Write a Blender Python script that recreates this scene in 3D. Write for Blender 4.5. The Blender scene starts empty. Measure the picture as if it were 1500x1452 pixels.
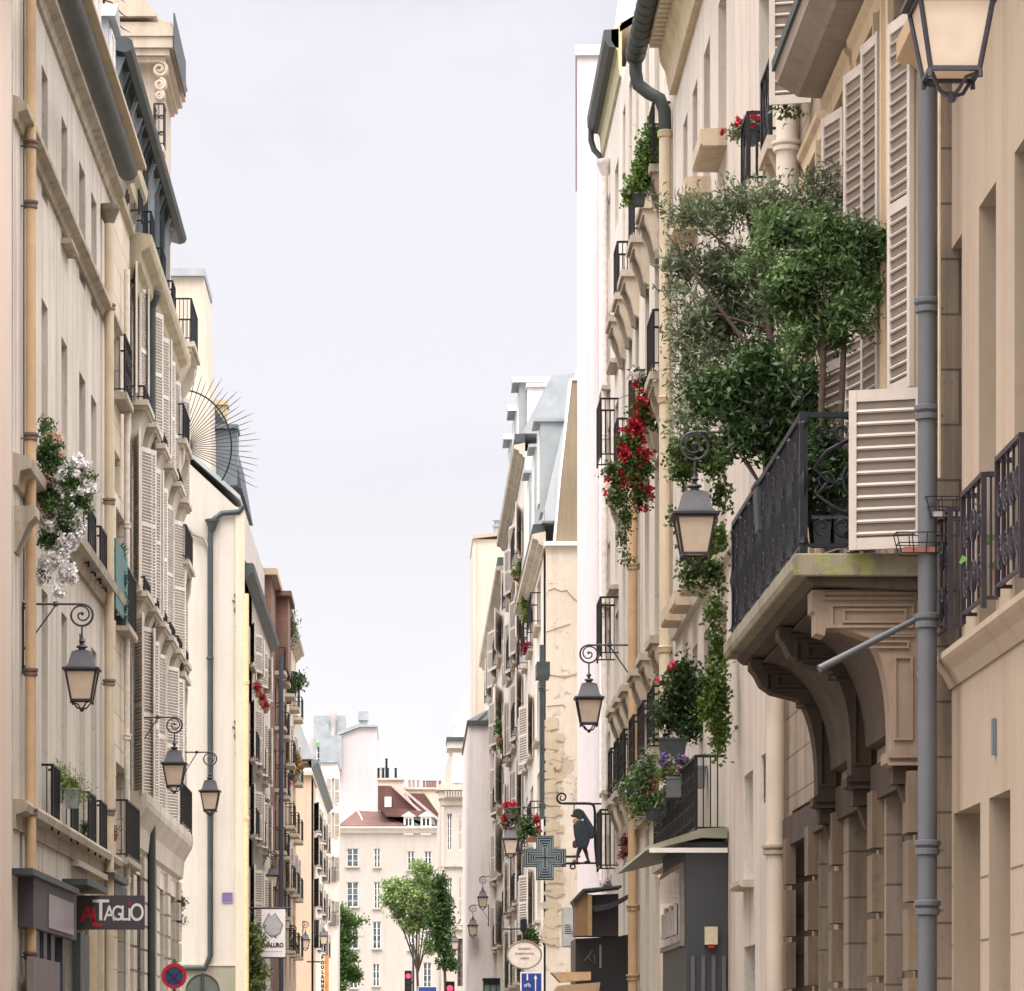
import bpy, math, random
import numpy as np
from mathutils import Vector, Matrix
random.seed(7)
F, HY, VX, EYE = 5400.0, 1530.0, 600.0, 1.6
scene = bpy.context.scene
COL = scene.collection
PI = math.pi

# ------------------------------------------------------------------ materials
def lin(h):
    h = h.lstrip('#'); c = [int(h[i:i+2], 16)/255 for i in (0, 2, 4)]
    return tuple(((x+0.055)/1.055)**2.4 if x > 0.04045 else x/12.92 for x in c)
MATS = {}
def newmat(name):
    m = bpy.data.materials.new(name); m.use_nodes = True
    nt = m.node_tree; b = nt.nodes['Principled BSDF']
    return m, nt, b
def nd(nt, t, **kw):
    n = nt.nodes.new(t)
    for k, v in kw.items():
        if k.startswith('i_'): n.inputs[k[2:].replace('_', ' ')].default_value = v
        else: setattr(n, k, v)
    return n
def mixc(nt, fac, a, b, blend='MIX'):
    n = nt.nodes.new('ShaderNodeMix'); n.data_type = 'RGBA'; n.blend_type = blend
    for s, v in ((0, fac), (6, a), (7, b)):
        if hasattr(v, 'links'): nt.links.new(v, n.inputs[s])
        else: n.inputs[s].default_value = v if s == 0 else (*v[:3], 1)
    return n.outputs[2]
def ramp(nt, src, a, b):
    n = nt.nodes.new('ShaderNodeMapRange'); n.inputs[1].default_value = a; n.inputs[2].default_value = b
    nt.links.new(src, n.inputs[0]); return n.outputs[0]
def plaster(hexcol, var=.12, dirt=.35, joint=None, rough=.92, dirtcol='#6b5c4c', patch=0.0, patchcol='#9a8a76', bump=.25):
    """painted render / limestone: broad mottling, rain streaks, optional ashlar joints (w, h)"""
    key = ('pl', hexcol, var, dirt, joint, dirtcol, patch, patchcol, bump)
    if key in MATS: return MATS[key]
    m, nt, b = newmat('plaster_' + hexcol.strip('#')); L = nt.links.new
    c = lin(hexcol); tc = nd(nt, 'ShaderNodeTexCoord')
    sep = nd(nt, 'ShaderNodeSeparateXYZ'); L(tc.outputs['Object'], sep.inputs[0])
    ad = nd(nt, 'ShaderNodeMath', operation='ADD'); L(sep.outputs[0], ad.inputs[0]); L(sep.outputs[1], ad.inputs[1])
    n1 = nd(nt, 'ShaderNodeTexNoise', i_Scale=.45, i_Detail=8.0, i_Roughness=.6); L(tc.outputs['Object'], n1.inputs[0])
    lo = tuple(x*(1-var) for x in c); hi = tuple(min(1, x*(1+var)) for x in c)
    col = mixc(nt, ramp(nt, n1.outputs[0], .35, .65), lo, hi)
    # streaks: stretched vertically
    mp = nd(nt, 'ShaderNodeMapping'); mp.inputs['Scale'].default_value = (1.6, 1.6, .09); L(tc.outputs['Object'], mp.inputs[0])
    n2 = nd(nt, 'ShaderNodeTexNoise', i_Scale=1.5, i_Detail=7.0, i_Roughness=.65); L(mp.outputs[0], n2.inputs[0])
    st = ramp(nt, n2.outputs[0], .5, .78)
    ml = nd(nt, 'ShaderNodeMath', operation='MULTIPLY'); L(st, ml.inputs[0]); ml.inputs[1].default_value = dirt
    col = mixc(nt, ml.outputs[0], col, lin(dirtcol))
    n3 = nd(nt, 'ShaderNodeTexNoise', i_Scale=6.0, i_Detail=6.0, i_Roughness=.7); L(tc.outputs['Object'], n3.inputs[0])
    ml3 = nd(nt, 'ShaderNodeMath', operation='MULTIPLY'); L(ramp(nt, n3.outputs[0], .55, .75), ml3.inputs[0]); ml3.inputs[1].default_value = dirt*.55
    col = mixc(nt, ml3.outputs[0], col, lin(dirtcol))
    mp2 = nd(nt, 'ShaderNodeMapping'); mp2.inputs['Scale'].default_value = (5, 5, .35); mp2.inputs['Location'].default_value = (3.1, 1.7, .4); L(tc.outputs['Object'], mp2.inputs[0])
    n5 = nd(nt, 'ShaderNodeTexNoise', i_Scale=1.2, i_Detail=9.0, i_Roughness=.75); L(mp2.outputs[0], n5.inputs[0])
    ml5 = nd(nt, 'ShaderNodeMath', operation='MULTIPLY'); L(ramp(nt, n5.outputs[0], .48, .7), ml5.inputs[0]); ml5.inputs[1].default_value = dirt*.45
    col = mixc(nt, ml5.outputs[0], col, lin(dirtcol))
    hgt = n3.outputs[0]
    if patch:
        n4 = nd(nt, 'ShaderNodeTexNoise', i_Scale=.9, i_Detail=9.0, i_Roughness=.7); L(tc.outputs['Object'], n4.inputs[0])
        m4 = nd(nt, 'ShaderNodeMath', operation='MULTIPLY'); L(ramp(nt, n4.outputs[0], .56, .60), m4.inputs[0]); m4.inputs[1].default_value = patch
        col = mixc(nt, m4.outputs[0], col, lin(patchcol))
        hm = nd(nt, 'ShaderNodeMath', operation='SUBTRACT'); L(hgt, hm.inputs[0]); L(m4.outputs[0], hm.inputs[1]); hgt = hm.outputs[0]
    if joint:
        cb = nd(nt, 'ShaderNodeCombineXYZ'); L(ad.outputs[0], cb.inputs[0]); L(sep.outputs[2], cb.inputs[1])
        br = nd(nt, 'ShaderNodeTexBrick'); L(cb.outputs[0], br.inputs[0])
        br.inputs['Scale'].default_value = 1.0; br.inputs['Mortar Size'].default_value = .012 if joint[1] > .1 else .006
        br.inputs['Mortar Smooth'].default_value = .3
        br.inputs['Brick Width'].default_value = joint[0]; br.inputs['Row Height'].default_value = joint[1]
        br.inputs['Color1'].default_value = (1, 1, 1, 1); br.inputs['Color2'].default_value = (.86, .84, .82, 1)
        br.inputs['Mortar'].default_value = (.45, .42, .38, 1)
        col = mixc(nt, 1.0, col, br.outputs[0], 'MULTIPLY')
        hm = nd(nt, 'ShaderNodeMath', operation='SUBTRACT'); L(hgt, hm.inputs[0]); L(br.outputs[1], hm.inputs[1]); hgt = hm.outputs[0]
    L(col, b.inputs['Base Color']); b.inputs['Roughness'].default_value = rough
    bp = nd(nt, 'ShaderNodeBump'); bp.inputs['Strength'].default_value = bump; bp.inputs['Distance'].default_value = .02
    L(hgt, bp.inputs['Height']); L(bp.outputs[0], b.inputs['Normal'])
    MATS[key] = m; return m
def paint(hexcol, rough=.55, metal=0.0, var=.12, scale=9.0, dirt=.2, dirtcol='#5a4c40'):
    key = ('pt', hexcol, rough, metal, var, scale, dirt, dirtcol)
    if key in MATS: return MATS[key]
    m, nt, b = newmat('paint_' + hexcol.strip('#')); L = nt.links.new
    c = lin(hexcol); tc = nd(nt, 'ShaderNodeTexCoord')
    n1 = nd(nt, 'ShaderNodeTexNoise', i_Scale=scale, i_Detail=6.0); L(tc.outputs['Object'], n1.inputs[0])
    col = mixc(nt, ramp(nt, n1.outputs[0], .3, .7), tuple(x*(1-var) for x in c), tuple(min(1, x*(1+var)) for x in c))
    n2 = nd(nt, 'ShaderNodeTexNoise', i_Scale=scale*.35, i_Detail=8.0, i_Roughness=.7); L(tc.outputs['Object'], n2.inputs[0])
    ml = nd(nt, 'ShaderNodeMath', operation='MULTIPLY'); L(ramp(nt, n2.outputs[0], .55, .7), ml.inputs[0]); ml.inputs[1].default_value = dirt
    col = mixc(nt, ml.outputs[0], col, lin(dirtcol))
    L(col, b.inputs['Base Color']); b.inputs['Metallic'].default_value = metal
    L(ramp(nt, n2.outputs[0], -rough*2, 1/max(rough, .2)), b.inputs['Roughness']) if False else None
    b.inputs['Roughness'].default_value = rough
    MATS[key] = m; return m
def leafmat(dark, light, trans=.25):
    key = ('lf', dark, light)
    if key in MATS: return MATS[key]
    m, nt, b = newmat('leaf_' + light.strip('#')); L = nt.links.new
    tc = nd(nt, 'ShaderNodeTexCoord')
    n1 = nd(nt, 'ShaderNodeTexNoise', i_Scale=14.0, i_Detail=3.0); L(tc.outputs['Object'], n1.inputs[0])
    n2 = nd(nt, 'ShaderNodeTexNoise', i_Scale=2.2, i_Detail=2.0); L(tc.outputs['Object'], n2.inputs[0])
    s = nd(nt, 'ShaderNodeMath', operation='ADD'); L(n1.outputs[0], s.inputs[0]); L(n2.outputs[0], s.inputs[1])
    L(mixc(nt, ramp(nt, s.outputs[0], .75, 1.25), lin(dark), lin(light)), b.inputs['Base Color'])
    b.inputs['Roughness'].default_value = .5
    tr = nd(nt, 'ShaderNodeBsdfTranslucent'); L(mixc(nt, 0.5, lin(light), lin(dark)), tr.inputs[0])
    mx = nd(nt, 'ShaderNodeMixShader'); mx.inputs[0].default_value = trans
    out = nt.nodes['Material Output']; L(b.outputs[0], mx.inputs[1]); L(tr.outputs[0], mx.inputs[2]); L(mx.outputs[0], out.inputs[0])
    MATS[key] = m; return m
def glassmat(hexcol='#1c2226', rough=.08):
    key = ('gl', hexcol)
    if key in MATS: return MATS[key]
    m, nt, b = newmat('window_glass'); L = nt.links.new
    tc = nd(nt, 'ShaderNodeTexCoord')
    n1 = nd(nt, 'ShaderNodeTexNoise', i_Scale=1.7, i_Detail=2.0); L(tc.outputs['Object'], n1.inputs[0])
    c = lin(hexcol)
    L(mixc(nt, ramp(nt, n1.outputs[0], .4, .6), c, tuple(min(1, x*2.4+.01) for x in c)), b.inputs['Base Color'])
    b.inputs['Roughness'].default_value = rough; b.inputs['Specular IOR Level'].default_value = .8
    MATS[key] = m; return m

# ------------------------------------------------------------------ mesh builder
class MB:
    def __init__(s): s.v = []; s.f = []
    def add(s, vs, fs):
        n = len(s.v); s.v += [tuple(p) for p in vs]; s.f += [tuple(i+n for i in f) for f in fs]; return s
    def box(s, x0, x1, y0, y1, z0, z1):
        if x0 > x1: x0, x1 = x1, x0
        if y0 > y1: y0, y1 = y1, y0
        if z0 > z1: z0, z1 = z1, z0
        return s.add([(x0,y0,z0),(x1,y0,z0),(x1,y1,z0),(x0,y1,z0),(x0,y0,z1),(x1,y0,z1),(x1,y1,z1),(x0,y1,z1)],
                     [(0,3,2,1),(4,5,6,7),(0,1,5,4),(1,2,6,5),(2,3,7,6),(3,0,4,7)])
    def obox(s, c, size, M):
        hx, hy, hz = (a/2 for a in size); c = Vector(c); M = M.to_3x3()
        vs = [c + M @ Vector((x, y, z)) for z in (-hz, hz) for x, y in ((-hx,-hy),(hx,-hy),(hx,hy),(-hx,hy))]
        return s.add(vs, [(0,3,2,1),(4,5,6,7),(0,1,5,4),(1,2,6,5),(2,3,7,6),(3,0,4,7)])
    def bar(s, a, b, w, h=None):
        a = Vector(a); b = Vector(b); d = b-a; L = d.length
        if L < 1e-6: return s
        q = d.to_track_quat('Y', 'Z').to_matrix()
        return s.obox((a+b)/2, (w, L, h or w), q)
    def tube(s, pts, r, n=8, cap=True):
        pts = [Vector(p) for p in pts]; rs = r if isinstance(r, (list, tuple)) else [r]*len(pts)
        base = len(s.v); t0 = (pts[1]-pts[0]).normalized()
        nrm = t0.orthogonal().normalized()
        for i, p in enumerate(pts):
            t = (pts[min(i+1, len(pts)-1)] - pts[max(i-1, 0)]).normalized()
            nrm = (nrm - t*nrm.dot(t))
            nrm = nrm.normalized() if nrm.length > 1e-5 else t.orthogonal().normalized()
            bn = t.cross(nrm)
            for k in range(n):
                a = 2*PI*k/n; s.v.append(tuple(p + (nrm*math.cos(a)+bn*math.sin(a))*rs[i]))
        for i in range(len(pts)-1):
            for k in range(n):
                a, b = base+i*n+k, base+i*n+(k+1) % n
                s.f.append((a, b, b+n, a+n))
        if cap:
            s.f.append(tuple(base+k for k in range(n))[::-1]); e = base+(len(pts)-1)*n
            s.f.append(tuple(e+k for k in range(n)))
        return s
    def lathe(s, prof, n=16, c=(0, 0, 0), square=False):
        base = len(s.v); a0 = PI/4 if square else 0; n = 4 if square else n; k2 = math.sqrt(2) if square else 1
        for r, z in prof:
            for k in range(n):
                a = a0+2*PI*k/n; s.v.append((c[0]+r*k2*math.cos(a), c[1]+r*k2*math.sin(a), c[2]+z))
        for i in range(len(prof)-1):
            for k in range(n):
                a, b = base+i*n+k, base+i*n+(k+1) % n; s.f.append((a, b, b+n, a+n))
        s.f.append(tuple(base+k for k in range(n))[::-1]); e = base+(len(prof)-1)*n
        s.f.append(tuple(e+k for k in range(n))); return s
    def prism(s, poly, a0, a1, axis):
        """polygon extruded along axis; poly coords are the two other axes in order"""
        def P(u, v, a):
            return {'x': (a, u, v), 'y': (u, a, v), 'z': (u, v, a)}[axis]
        n = len(poly); vs = [P(u, v, a0) for u, v in poly]+[P(u, v, a1) for u, v in poly]
        fs = [tuple(range(n)), tuple(range(2*n-1, n-1, -1))]+[(i, i+n, (i+1) % n+n, (i+1) % n) for i in range(n)]
        return s.add(vs, fs)
    def mesh(s, name, mat, smooth=None, fixn=True):
        me = bpy.data.meshes.new(name); me.from_pydata(s.v, [], s.f)
        if fixn:
            import bmesh
            bm = bmesh.new(); bm.from_mesh(me); bmesh.ops.recalc_face_normals(bm, faces=bm.faces); bm.to_mesh(me); bm.free()
        me.materials.append(mat)
        if smooth:
            me.polygons.foreach_set('use_smooth', [True]*len(me.polygons)); me.set_sharp_from_angle(angle=math.radians(smooth))
        me.update(); return me
def obj(name, me, parent=None, loc=(0, 0, 0), rotz=0, label=None, scale=None, rot=None):
    o = bpy.data.objects.new(name, me); COL.objects.link(o); o.location = loc
    o.rotation_euler = rot if rot else (0, 0, rotz)
    if scale: o.scale = scale if not isinstance(scale, (int, float)) else (scale,)*3
    if parent: o.parent = parent
    if label: o['label'] = label
    return o
def part(name, mb, mat, parent=None, smooth=None, **kw):
    return obj(name, mb.mesh(name, mat, smooth), parent, **kw)
def thing(name, label, cat, loc=(0, 0, 0), rotz=0, group=None, scale=None):
    o = obj(name, None, None, loc, rotz, scale=scale); o.empty_display_size = .3
    o['label'] = label; o['category'] = cat
    if group: o['group'] = group
    return o
def tag(o, label, cat, group=None):
    o['label'] = label; o['category'] = cat
    if group: o['group'] = group
    return o
def structure(o): o['kind'] = 'structure'; return o
def ray(px, py, Y):
    """the point seen at a photo pixel when it stands Y metres down the street"""
    return Vector(((px-VX)/F*Y, Y, EYE+(HY-py)/F*Y))

# ------------------------------------------------------------------ facades
CACHE = {}
def cached(key, fn):
    if key not in CACHE: CACHE[key] = fn()
    return CACHE[key]
def q(x, s=.05): return max(s, round(x/s)*s)

def window_mesh(w, h, mat):
    def f():
        m = MB(); t = .055; d = .05
        m.box(-w/2, -w/2+t, 0, d, 0, h); m.box(w/2-t, w/2, 0, d, 0, h)
        m.box(-w/2+t, w/2-t, 0, d, 0, t*1.4); m.box(-w/2+t, w/2-t, 0, d, h-t, h)
        m.box(-.04, .04, -.012, d-.004, t*1.4, h-t)
        n = max(2, round(h/.55))
        for i in range(1, n):
            z = h*i/n
            for a, b in ((-w/2+t, -.04), (.04, w/2-t)): m.box(a, b, .008, d-.008, z-.014, z+.014)
        return m.mesh('window', mat)
    return cached(('win', w, h, mat.name), f)
def pane_mesh(w, h, mat):
    return cached(('pane', w, h, mat.name), lambda: MB().box(-w/2+.05, w/2-.05, .02, .03, .07, h-.05).mesh('pane', mat))
def shutter_mesh(w, h, mat, pitch=.085, mid=True):
    """louvred leaf hinged at x=0, lying toward +x, front face at y=-.04"""
    def f():
        m = MB(); t = min(.06, w*.16)
        m.box(0, t, -.04, 0, 0, h); m.box(w-t, w, -.04, 0, 0, h)
        rails = [0, h-.09] + ([h*.5-.05] if mid and h > 1.3 else [])
        for z in rails: m.box(t, w-t, -.037, -.003, z, z+.09)
        z = .11
        M = Matrix.Rotation(math.radians(-42), 3, 'X')
        while z < h-.13:
            if not any(r-.03 < z < r+.10 for r in rails): m.obox((w/2, -.02, z+.02), (w-2*t, .05, .016), M)
            z += pitch
        nb = len(m.f); m.box(t-.002, w-t+.002, -.021, -.018, .05, h-.05)  # added back board, its darker colour stands for shade between the slats
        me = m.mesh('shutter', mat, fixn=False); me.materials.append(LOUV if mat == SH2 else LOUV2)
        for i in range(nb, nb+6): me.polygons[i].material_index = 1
        return me
    return cached(('shut', w, h, mat.name, pitch, mid), f)
def sill_mesh(w, mat, d=.14, t=.09):
    def f():
        return MB().prism([(0, 0), (-d, .0), (-d-.03, .03), (-d-.03, t-.01), (0, t)], -w/2, w/2, 'x').mesh('sill', mat)
    return cached(('sill', w, mat.name, d, t), f)
def scroll_pts(c, r0, r1, a0, a1, n=22, plane='xz', y=0):
    out = []
    for i in range(n+1):
        t = i/n; r = r0+(r1-r0)*t; a = a0+(a1-a0)*t
        out.append((c[0]+r*math.cos(a), y, c[1]+r*math.sin(a)))
    return out
def rail_mesh(w, h, d, mat, style='bars'):
    """balconette railing: front at y=-d, returns to the wall at both ends"""
    def f():
        m = MB()
        m.box(-w/2, w/2, -d-.02, -d+.02, h-.035, h); m.box(-w/2, w/2, -d-.012, -d+.012, .06, .085)
        for sx in (-1, 1):
            x = sx*w/2
            m.box(x-.018, x+.018, -d+.02, 0, h-.035, h); m.box(x-.012, x+.012, -d+.012, 0, .06, .085)
            m.box(x-.018, x+.018, -d-.018, -d+.018, 0, h-.035)
            k = max(1, int(d/.11))
            for i in range(1, k+1):
                yy = -d+d*i/(k+1); m.box(x-.008, x+.008, yy-.008, yy+.008, .085, h-.035)
        n = max(4, round(w/.12))
        for i in range(1, n):
            x = -w/2+w*i/n
            if style == 'bars' or i % 2 == 0: m.box(x-.009, x+.009, -d-.009, -d+.009, .085, h-.035)
        if style == 'ornate':
            n2 = max(2, round(w/.3))
            for i in range(n2):
                x = -w/2+w*(i+.5)/n2; r = min(.11, w/n2*.42)
                for zc in (h*.3, h*.68):
                    m.tube(scroll_pts((x, zc), r, r, 0, 2*PI, 14, y=-d), .012, 5, False)
                    m.tube(scroll_pts((x, zc), r*.8, r*.15, 0, 3*PI, 16, y=-d), .009, 5, False)
        if style == 'cross':
            n2 = max(2, round(w/.35))
            for i in range(n2):
                xa = -w/2+w*i/n2; xb = xa+w/n2
                m.bar((xa, -d, .09), (xb, -d, h-.04), .014); m.bar((xb, -d, .09), (xa, -d, h-.04), .014)
        return m.mesh('railing', mat)
    return cached(('rail', w, h, d, mat.name, style), f)

class Bld:
    """a building with one street facade. side L / R runs down the street, side G faces the camera.
    local axes: x along the facade (to the right when you face it), -y outward, z up"""
    def __init__(s, name, label, cat, side, px, X=None, Y=None, vp=600.0):
        s.side = side
        a = (vp-VX)/F
        dv = Vector((a, 1, 0)).normalized()
        if side == 'L': s.ax = dv; s.N = Vector((dv.y, -dv.x, 0))
        elif side == 'R': s.ax = -dv; s.N = Vector((-dv.y, dv.x, 0))
        else: s.ax = Vector((1, 0, 0)); s.N = Vector((0, -1, 0))
        if Y is None: Y = F*X/(px-VX)
        if X is None: X = (px-VX)/F*Y
        s.P0 = Vector((X, Y, 0)); s.rz = math.atan2(s.ax.y, s.ax.x)
        s.e = thing(name, label, cat, s.P0, s.rz); s.holes = []; s.top = 0
    def hit(s, px, py=HY, o=0.0):
        tx = (px-VX)/F
        t = (s.N.dot(s.P0)+o)/(s.N.x*tx+s.N.y)
        P = Vector((tx*t, t, EYE+(HY-py)/F*t)); return s.ax.dot(P-s.P0), P.z
    def u(s, px, o=0.0): return s.hit(px, HY, o)[0]
    def z(s, py, px, o=0.0): return s.hit(px, py, o)[1]
    def part(s, name, mb, mat, smooth=None, parent=None, **kw): return part(name, mb, mat, parent or s.e, smooth, **kw)
    def window(s, xa, xb, z0, z1, frame=None, glass=None, sill=None, shut=None, shang=(12, 12), rail=None, railo=(.95, .22, 'bars'),
               depth=.28, near=True, far=True, closed=False, hole=True, sillkw={}, shw=None, mid=True, pitch=.085):
        if xa > xb: xa, xb = xb, xa
        w, h = xb-xa, z1-z0
        if hole: s.holes.append((xa, xb, z0, z1))
        y = depth-.07 if hole else -.01
        ww, hh = w-.004, h-.004
        key = (round(ww, 2), round(hh, 2)); ww, hh = key
        o = obj('window', window_mesh(ww, hh, frame or FR), s.e, ((xa+xb)/2, y, z0+.002))
        obj('pane', pane_mesh(ww, hh, glass or GL), o)
        if sill: obj('sill', sill_mesh(q(w+.2), sill, **sillkw), o, (0, -y-.0005, -.092))
        if shut:
            sw = shw or q(w/2, .02); sh = q(h, .02)
            me = shutter_mesh(sw, sh, shut, pitch, mid)
            if closed:
                obj('shutter', me, o, (-w/2+.01, -y+.06, 0), 0); obj('shutter', me, o, (.0, -y+.06, 0), 0)
            else:
                # right leaf opens to +x ; left leaf is turned by 180 degrees
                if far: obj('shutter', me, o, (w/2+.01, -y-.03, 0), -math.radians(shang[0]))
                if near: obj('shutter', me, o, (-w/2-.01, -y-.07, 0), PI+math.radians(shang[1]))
        if rail:
            h_, d_, st = railo
            obj('railing', rail_mesh(q(w+.12), h_, d_, rail, st), o, (0, -y-.002, .02))
        return o
    def finish(s, xa, xb, ztop, mat, depth=.28, body=9.0, z0=-.3, name='wall', label=None, topn=None):
        if xa > xb: xa, xb = xb, xa
        s.xa, s.xb, s.ztop = xa, xb, ztop
        m = MB(); H = [(max(a, xa), min(b, xb), c, min(d, ztop)) for a, b, c, d in s.holes if b > xa and a < xb and c < ztop]
        xs = sorted({round(v, 4) for v in [xa, xb]+[h[0] for h in H]+[h[1] for h in H]})
        zs = sorted({round(v, 4) for v in [z0, ztop]+[h[2] for h in H]+[h[3] for h in H]})
        idx = {}
        def V(x, z):
            if (x, z) not in idx: idx[(x, z)] = len(m.v); m.v.append((x, 0, z))
            return idx[(x, z)]
        for i in range(len(xs)-1):
            for k in range(len(zs)-1):
                cx, cz = (xs[i]+xs[i+1])/2, (zs[k]+zs[k+1])/2
                if any(a < cx < b and c < cz < d for a, b, c, d in H): continue
                m.f.append((V(xs[i], zs[k]), V(xs[i+1], zs[k]), V(xs[i+1], zs[k+1]), V(xs[i], zs[k+1])))
        for a, b, c, d in H:
            D = depth
            m.add([(a,0,c),(b,0,c),(b,0,d),(a,0,d),(a,D,c),(b,D,c),(b,D,d),(a,D,d)],
                  [(0,4,5,1),(1,5,6,2),(2,6,7,3),(3,7,4,0),(4,5,6,7)])
        B = body
        m.add([(xa,0,z0),(xb,0,z0),(xb,0,ztop),(xa,0,ztop),(xa,B,z0),(xb,B,z0),(xb,B,ztop),(xa,B,ztop)],
              [(0,3,7,4),(1,5,6,2),(3,2,6,7),(5,4,7,6)])
        me = m.mesh(name, mat, fixn=False)
        o = obj(name, me, s.e, label=label); return o
    def band(s, xa, xb, z, prof, mat, name='cornice', **kw):
        """moulding: prof is a list of (outward, dz)"""
        if xa > xb: xa, xb = xb, xa
        return s.part(name, MB().prism([(-o, z+dz) for o, dz in prof], xa, xb, 'x'), mat, **kw)
    def pipe(s, px, o, py0, py1, r, mat, collars=(), name='downpipe', hopper=False, cmat=None, zb=None, n=12):
        x = s.u(px, o); z1 = s.z(py0, px, o); z0 = s.z(py1, px, o) if zb is None else zb
        m = MB().tube([(x, -o, z1), (x, -o, z0)], r, n)
        p = s.part(name, m, mat, 40)
        cm = cmat or mat
        for py in collars:
            z = s.z(py, px, o); c = MB()
            c.lathe([(r*1.02, -.06), (r*1.28, -.05), (r*1.28, -.01), (r*1.12, 0), (r*1.4, .02), (r*1.4, .05), (r*1.02, .06)], n, (x, -o, z))
            c.box(x-.012, x+.012, -o, 0, z-.03, z-.01); part('pipe_collar', c, cm, p, 40)
        if hopper: part('hopper', MB().lathe([(r, -.28), (r*1.2, -.24), (r*2.1, -.05), (r*2.3, -.03), (r*2.3, .05), (r*1.9, .06)], n, (x, -o, z1)), cm, p, 40)
        return p
CORN = [(0, 0), (.06, 0), (.08, .08), (.2, .14), (.22, .24), (.38, .30), (.40, .42), (0, .5)]
STR = [(0, 0), (.05, .02), (.07, .09), (.13, .13), (.13, .2), (0, .24)]
# ------------------------------------------------------------------ foliage
def leaf_mesh(name, blobs, n, lw, ll, mat, seed=0, per=9, spread=.09, up=.3, clip=None, surf=.45, clump=0):
    """many small folded leaves on short twigs through the volume of some ellipsoids"""
    rg = np.random.default_rng(seed)
    if clump:      # break each mass into separate leafy clumps with gaps between
        nb_ = []
        for b_ in blobs:
            k_ = clump
            for i in range(k_):
                v_ = rg.normal(size=3); v_ /= np.linalg.norm(v_); v_ *= .35+.6*rg.random(); r_ = .30+.24*rg.random()
                nb_.append((b_[0]+v_[0]*b_[3], b_[1]+v_[1]*b_[4], b_[2]+v_[2]*b_[5], b_[3]*r_*1.15, b_[4]*r_*1.15, b_[5]*r_*.85))
            nb_.append((b_[0], b_[1], b_[2], b_[3]*.5, b_[4]*.5, b_[5]*.5))
        blobs = nb_
    bl = np.array([b[:6] for b in blobs], float); w = np.array([(b[6] if len(b) > 6 else (b[3]*b[4]*b[5])**.8) for b in blobs], float)
    nt = max(1, n//per); k = rg.choice(len(bl), nt, p=w/w.sum())
    d = rg.normal(size=(nt, 3)); d /= np.linalg.norm(d, axis=1)[:, None]
    r = rg.random(nt)**surf
    # lumpy outline
    lump = .78+.3*np.sin(d[:, 0]*5+k)+.18*np.sin(d[:, 1]*9+d[:, 2]*7+seed)
    tw = bl[k, :3]+d*bl[k, 3:6]*(r*np.clip(lump, .5, 1.2))[:, None]
    if clip is not None: tw = tw[clip(tw)]; nt = len(tw); d = d[:nt]
    td = rg.normal(size=(nt, 3))*.6 + np.array([0, 0, up]); td /= np.linalg.norm(td, axis=1)[:, None]
    t = (rg.random((nt, per, 1))-.3)*spread*2.2
    c = (tw[:, None, :]+td[:, None, :]*t+rg.normal(size=(nt, per, 3))*spread*.28).reshape(-1, 3)
    if clip is not None: c = c[clip(c)]
    N = len(c)
    ax = rg.normal(size=(N, 3))+np.array([0, 0, up]); ax /= np.linalg.norm(ax, axis=1)[:, None]
    sd = np.cross(ax, rg.normal(size=(N, 3))); sd /= np.linalg.norm(sd, axis=1)[:, None]
    nn = np.cross(ax, sd)
    L = ll*(.6+.7*rg.random((N, 1))); W = lw*(.6+.7*rg.random((N, 1)))
    v = np.stack([c, c+ax*L*.5+sd*W*.5+nn*W*.22, c+ax*L, c+ax*L*.5-sd*W*.5+nn*W*.22], 1).reshape(-1, 3)
    me = bpy.data.meshes.new(name)
    me.vertices.add(4*N); me.vertices.foreach_set('co', v.astype(np.float32).ravel())
    me.loops.add(4*N); me.loops.foreach_set('vertex_index', np.arange(4*N, dtype=np.int32))
    me.polygons.add(N); me.polygons.foreach_set('loop_start', np.arange(0, 4*N, 4, dtype=np.int32))
    me.polygons.foreach_set('loop_total', np.full(N, 4, dtype=np.int32))
    me.update(calc_edges=True); me.validate(); me.materials.append(mat)
    return me
GREEN = leafmat('#16260f', '#4d6b2b'); DKGREEN = leafmat('#16230f', '#4c6a34'); LTGREEN = leafmat('#2c4416', '#8fa348')
OLIVE = leafmat('#2a3522', '#8a9670'); IVY = leafmat('#1b2c12', '#66803a'); TREEG = leafmat('#22401a', '#6d9145')
REDF = paint('#b0142a', .6, var=.25, dirt=0); PINKF = paint('#d8506a', .6, var=.25, dirt=0); WHITEF = paint('#efe6e2', .6, var=.08, dirt=.25, dirtcol='#b09a9a')
PURF = paint('#7d5fa8', .6, var=.25, dirt=0); BARK = paint('#4a3d33', .9, var=.3); TERRA = paint('#8d5a43', .85, var=.2)
def flower_mesh(name, blobs, n, mat, seed, size=.035, per=14):
    return leaf_mesh(name, blobs, n*per, size, size*.9, mat, seed+50, per=per, spread=size*.75, up=.1, surf=.35)

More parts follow.
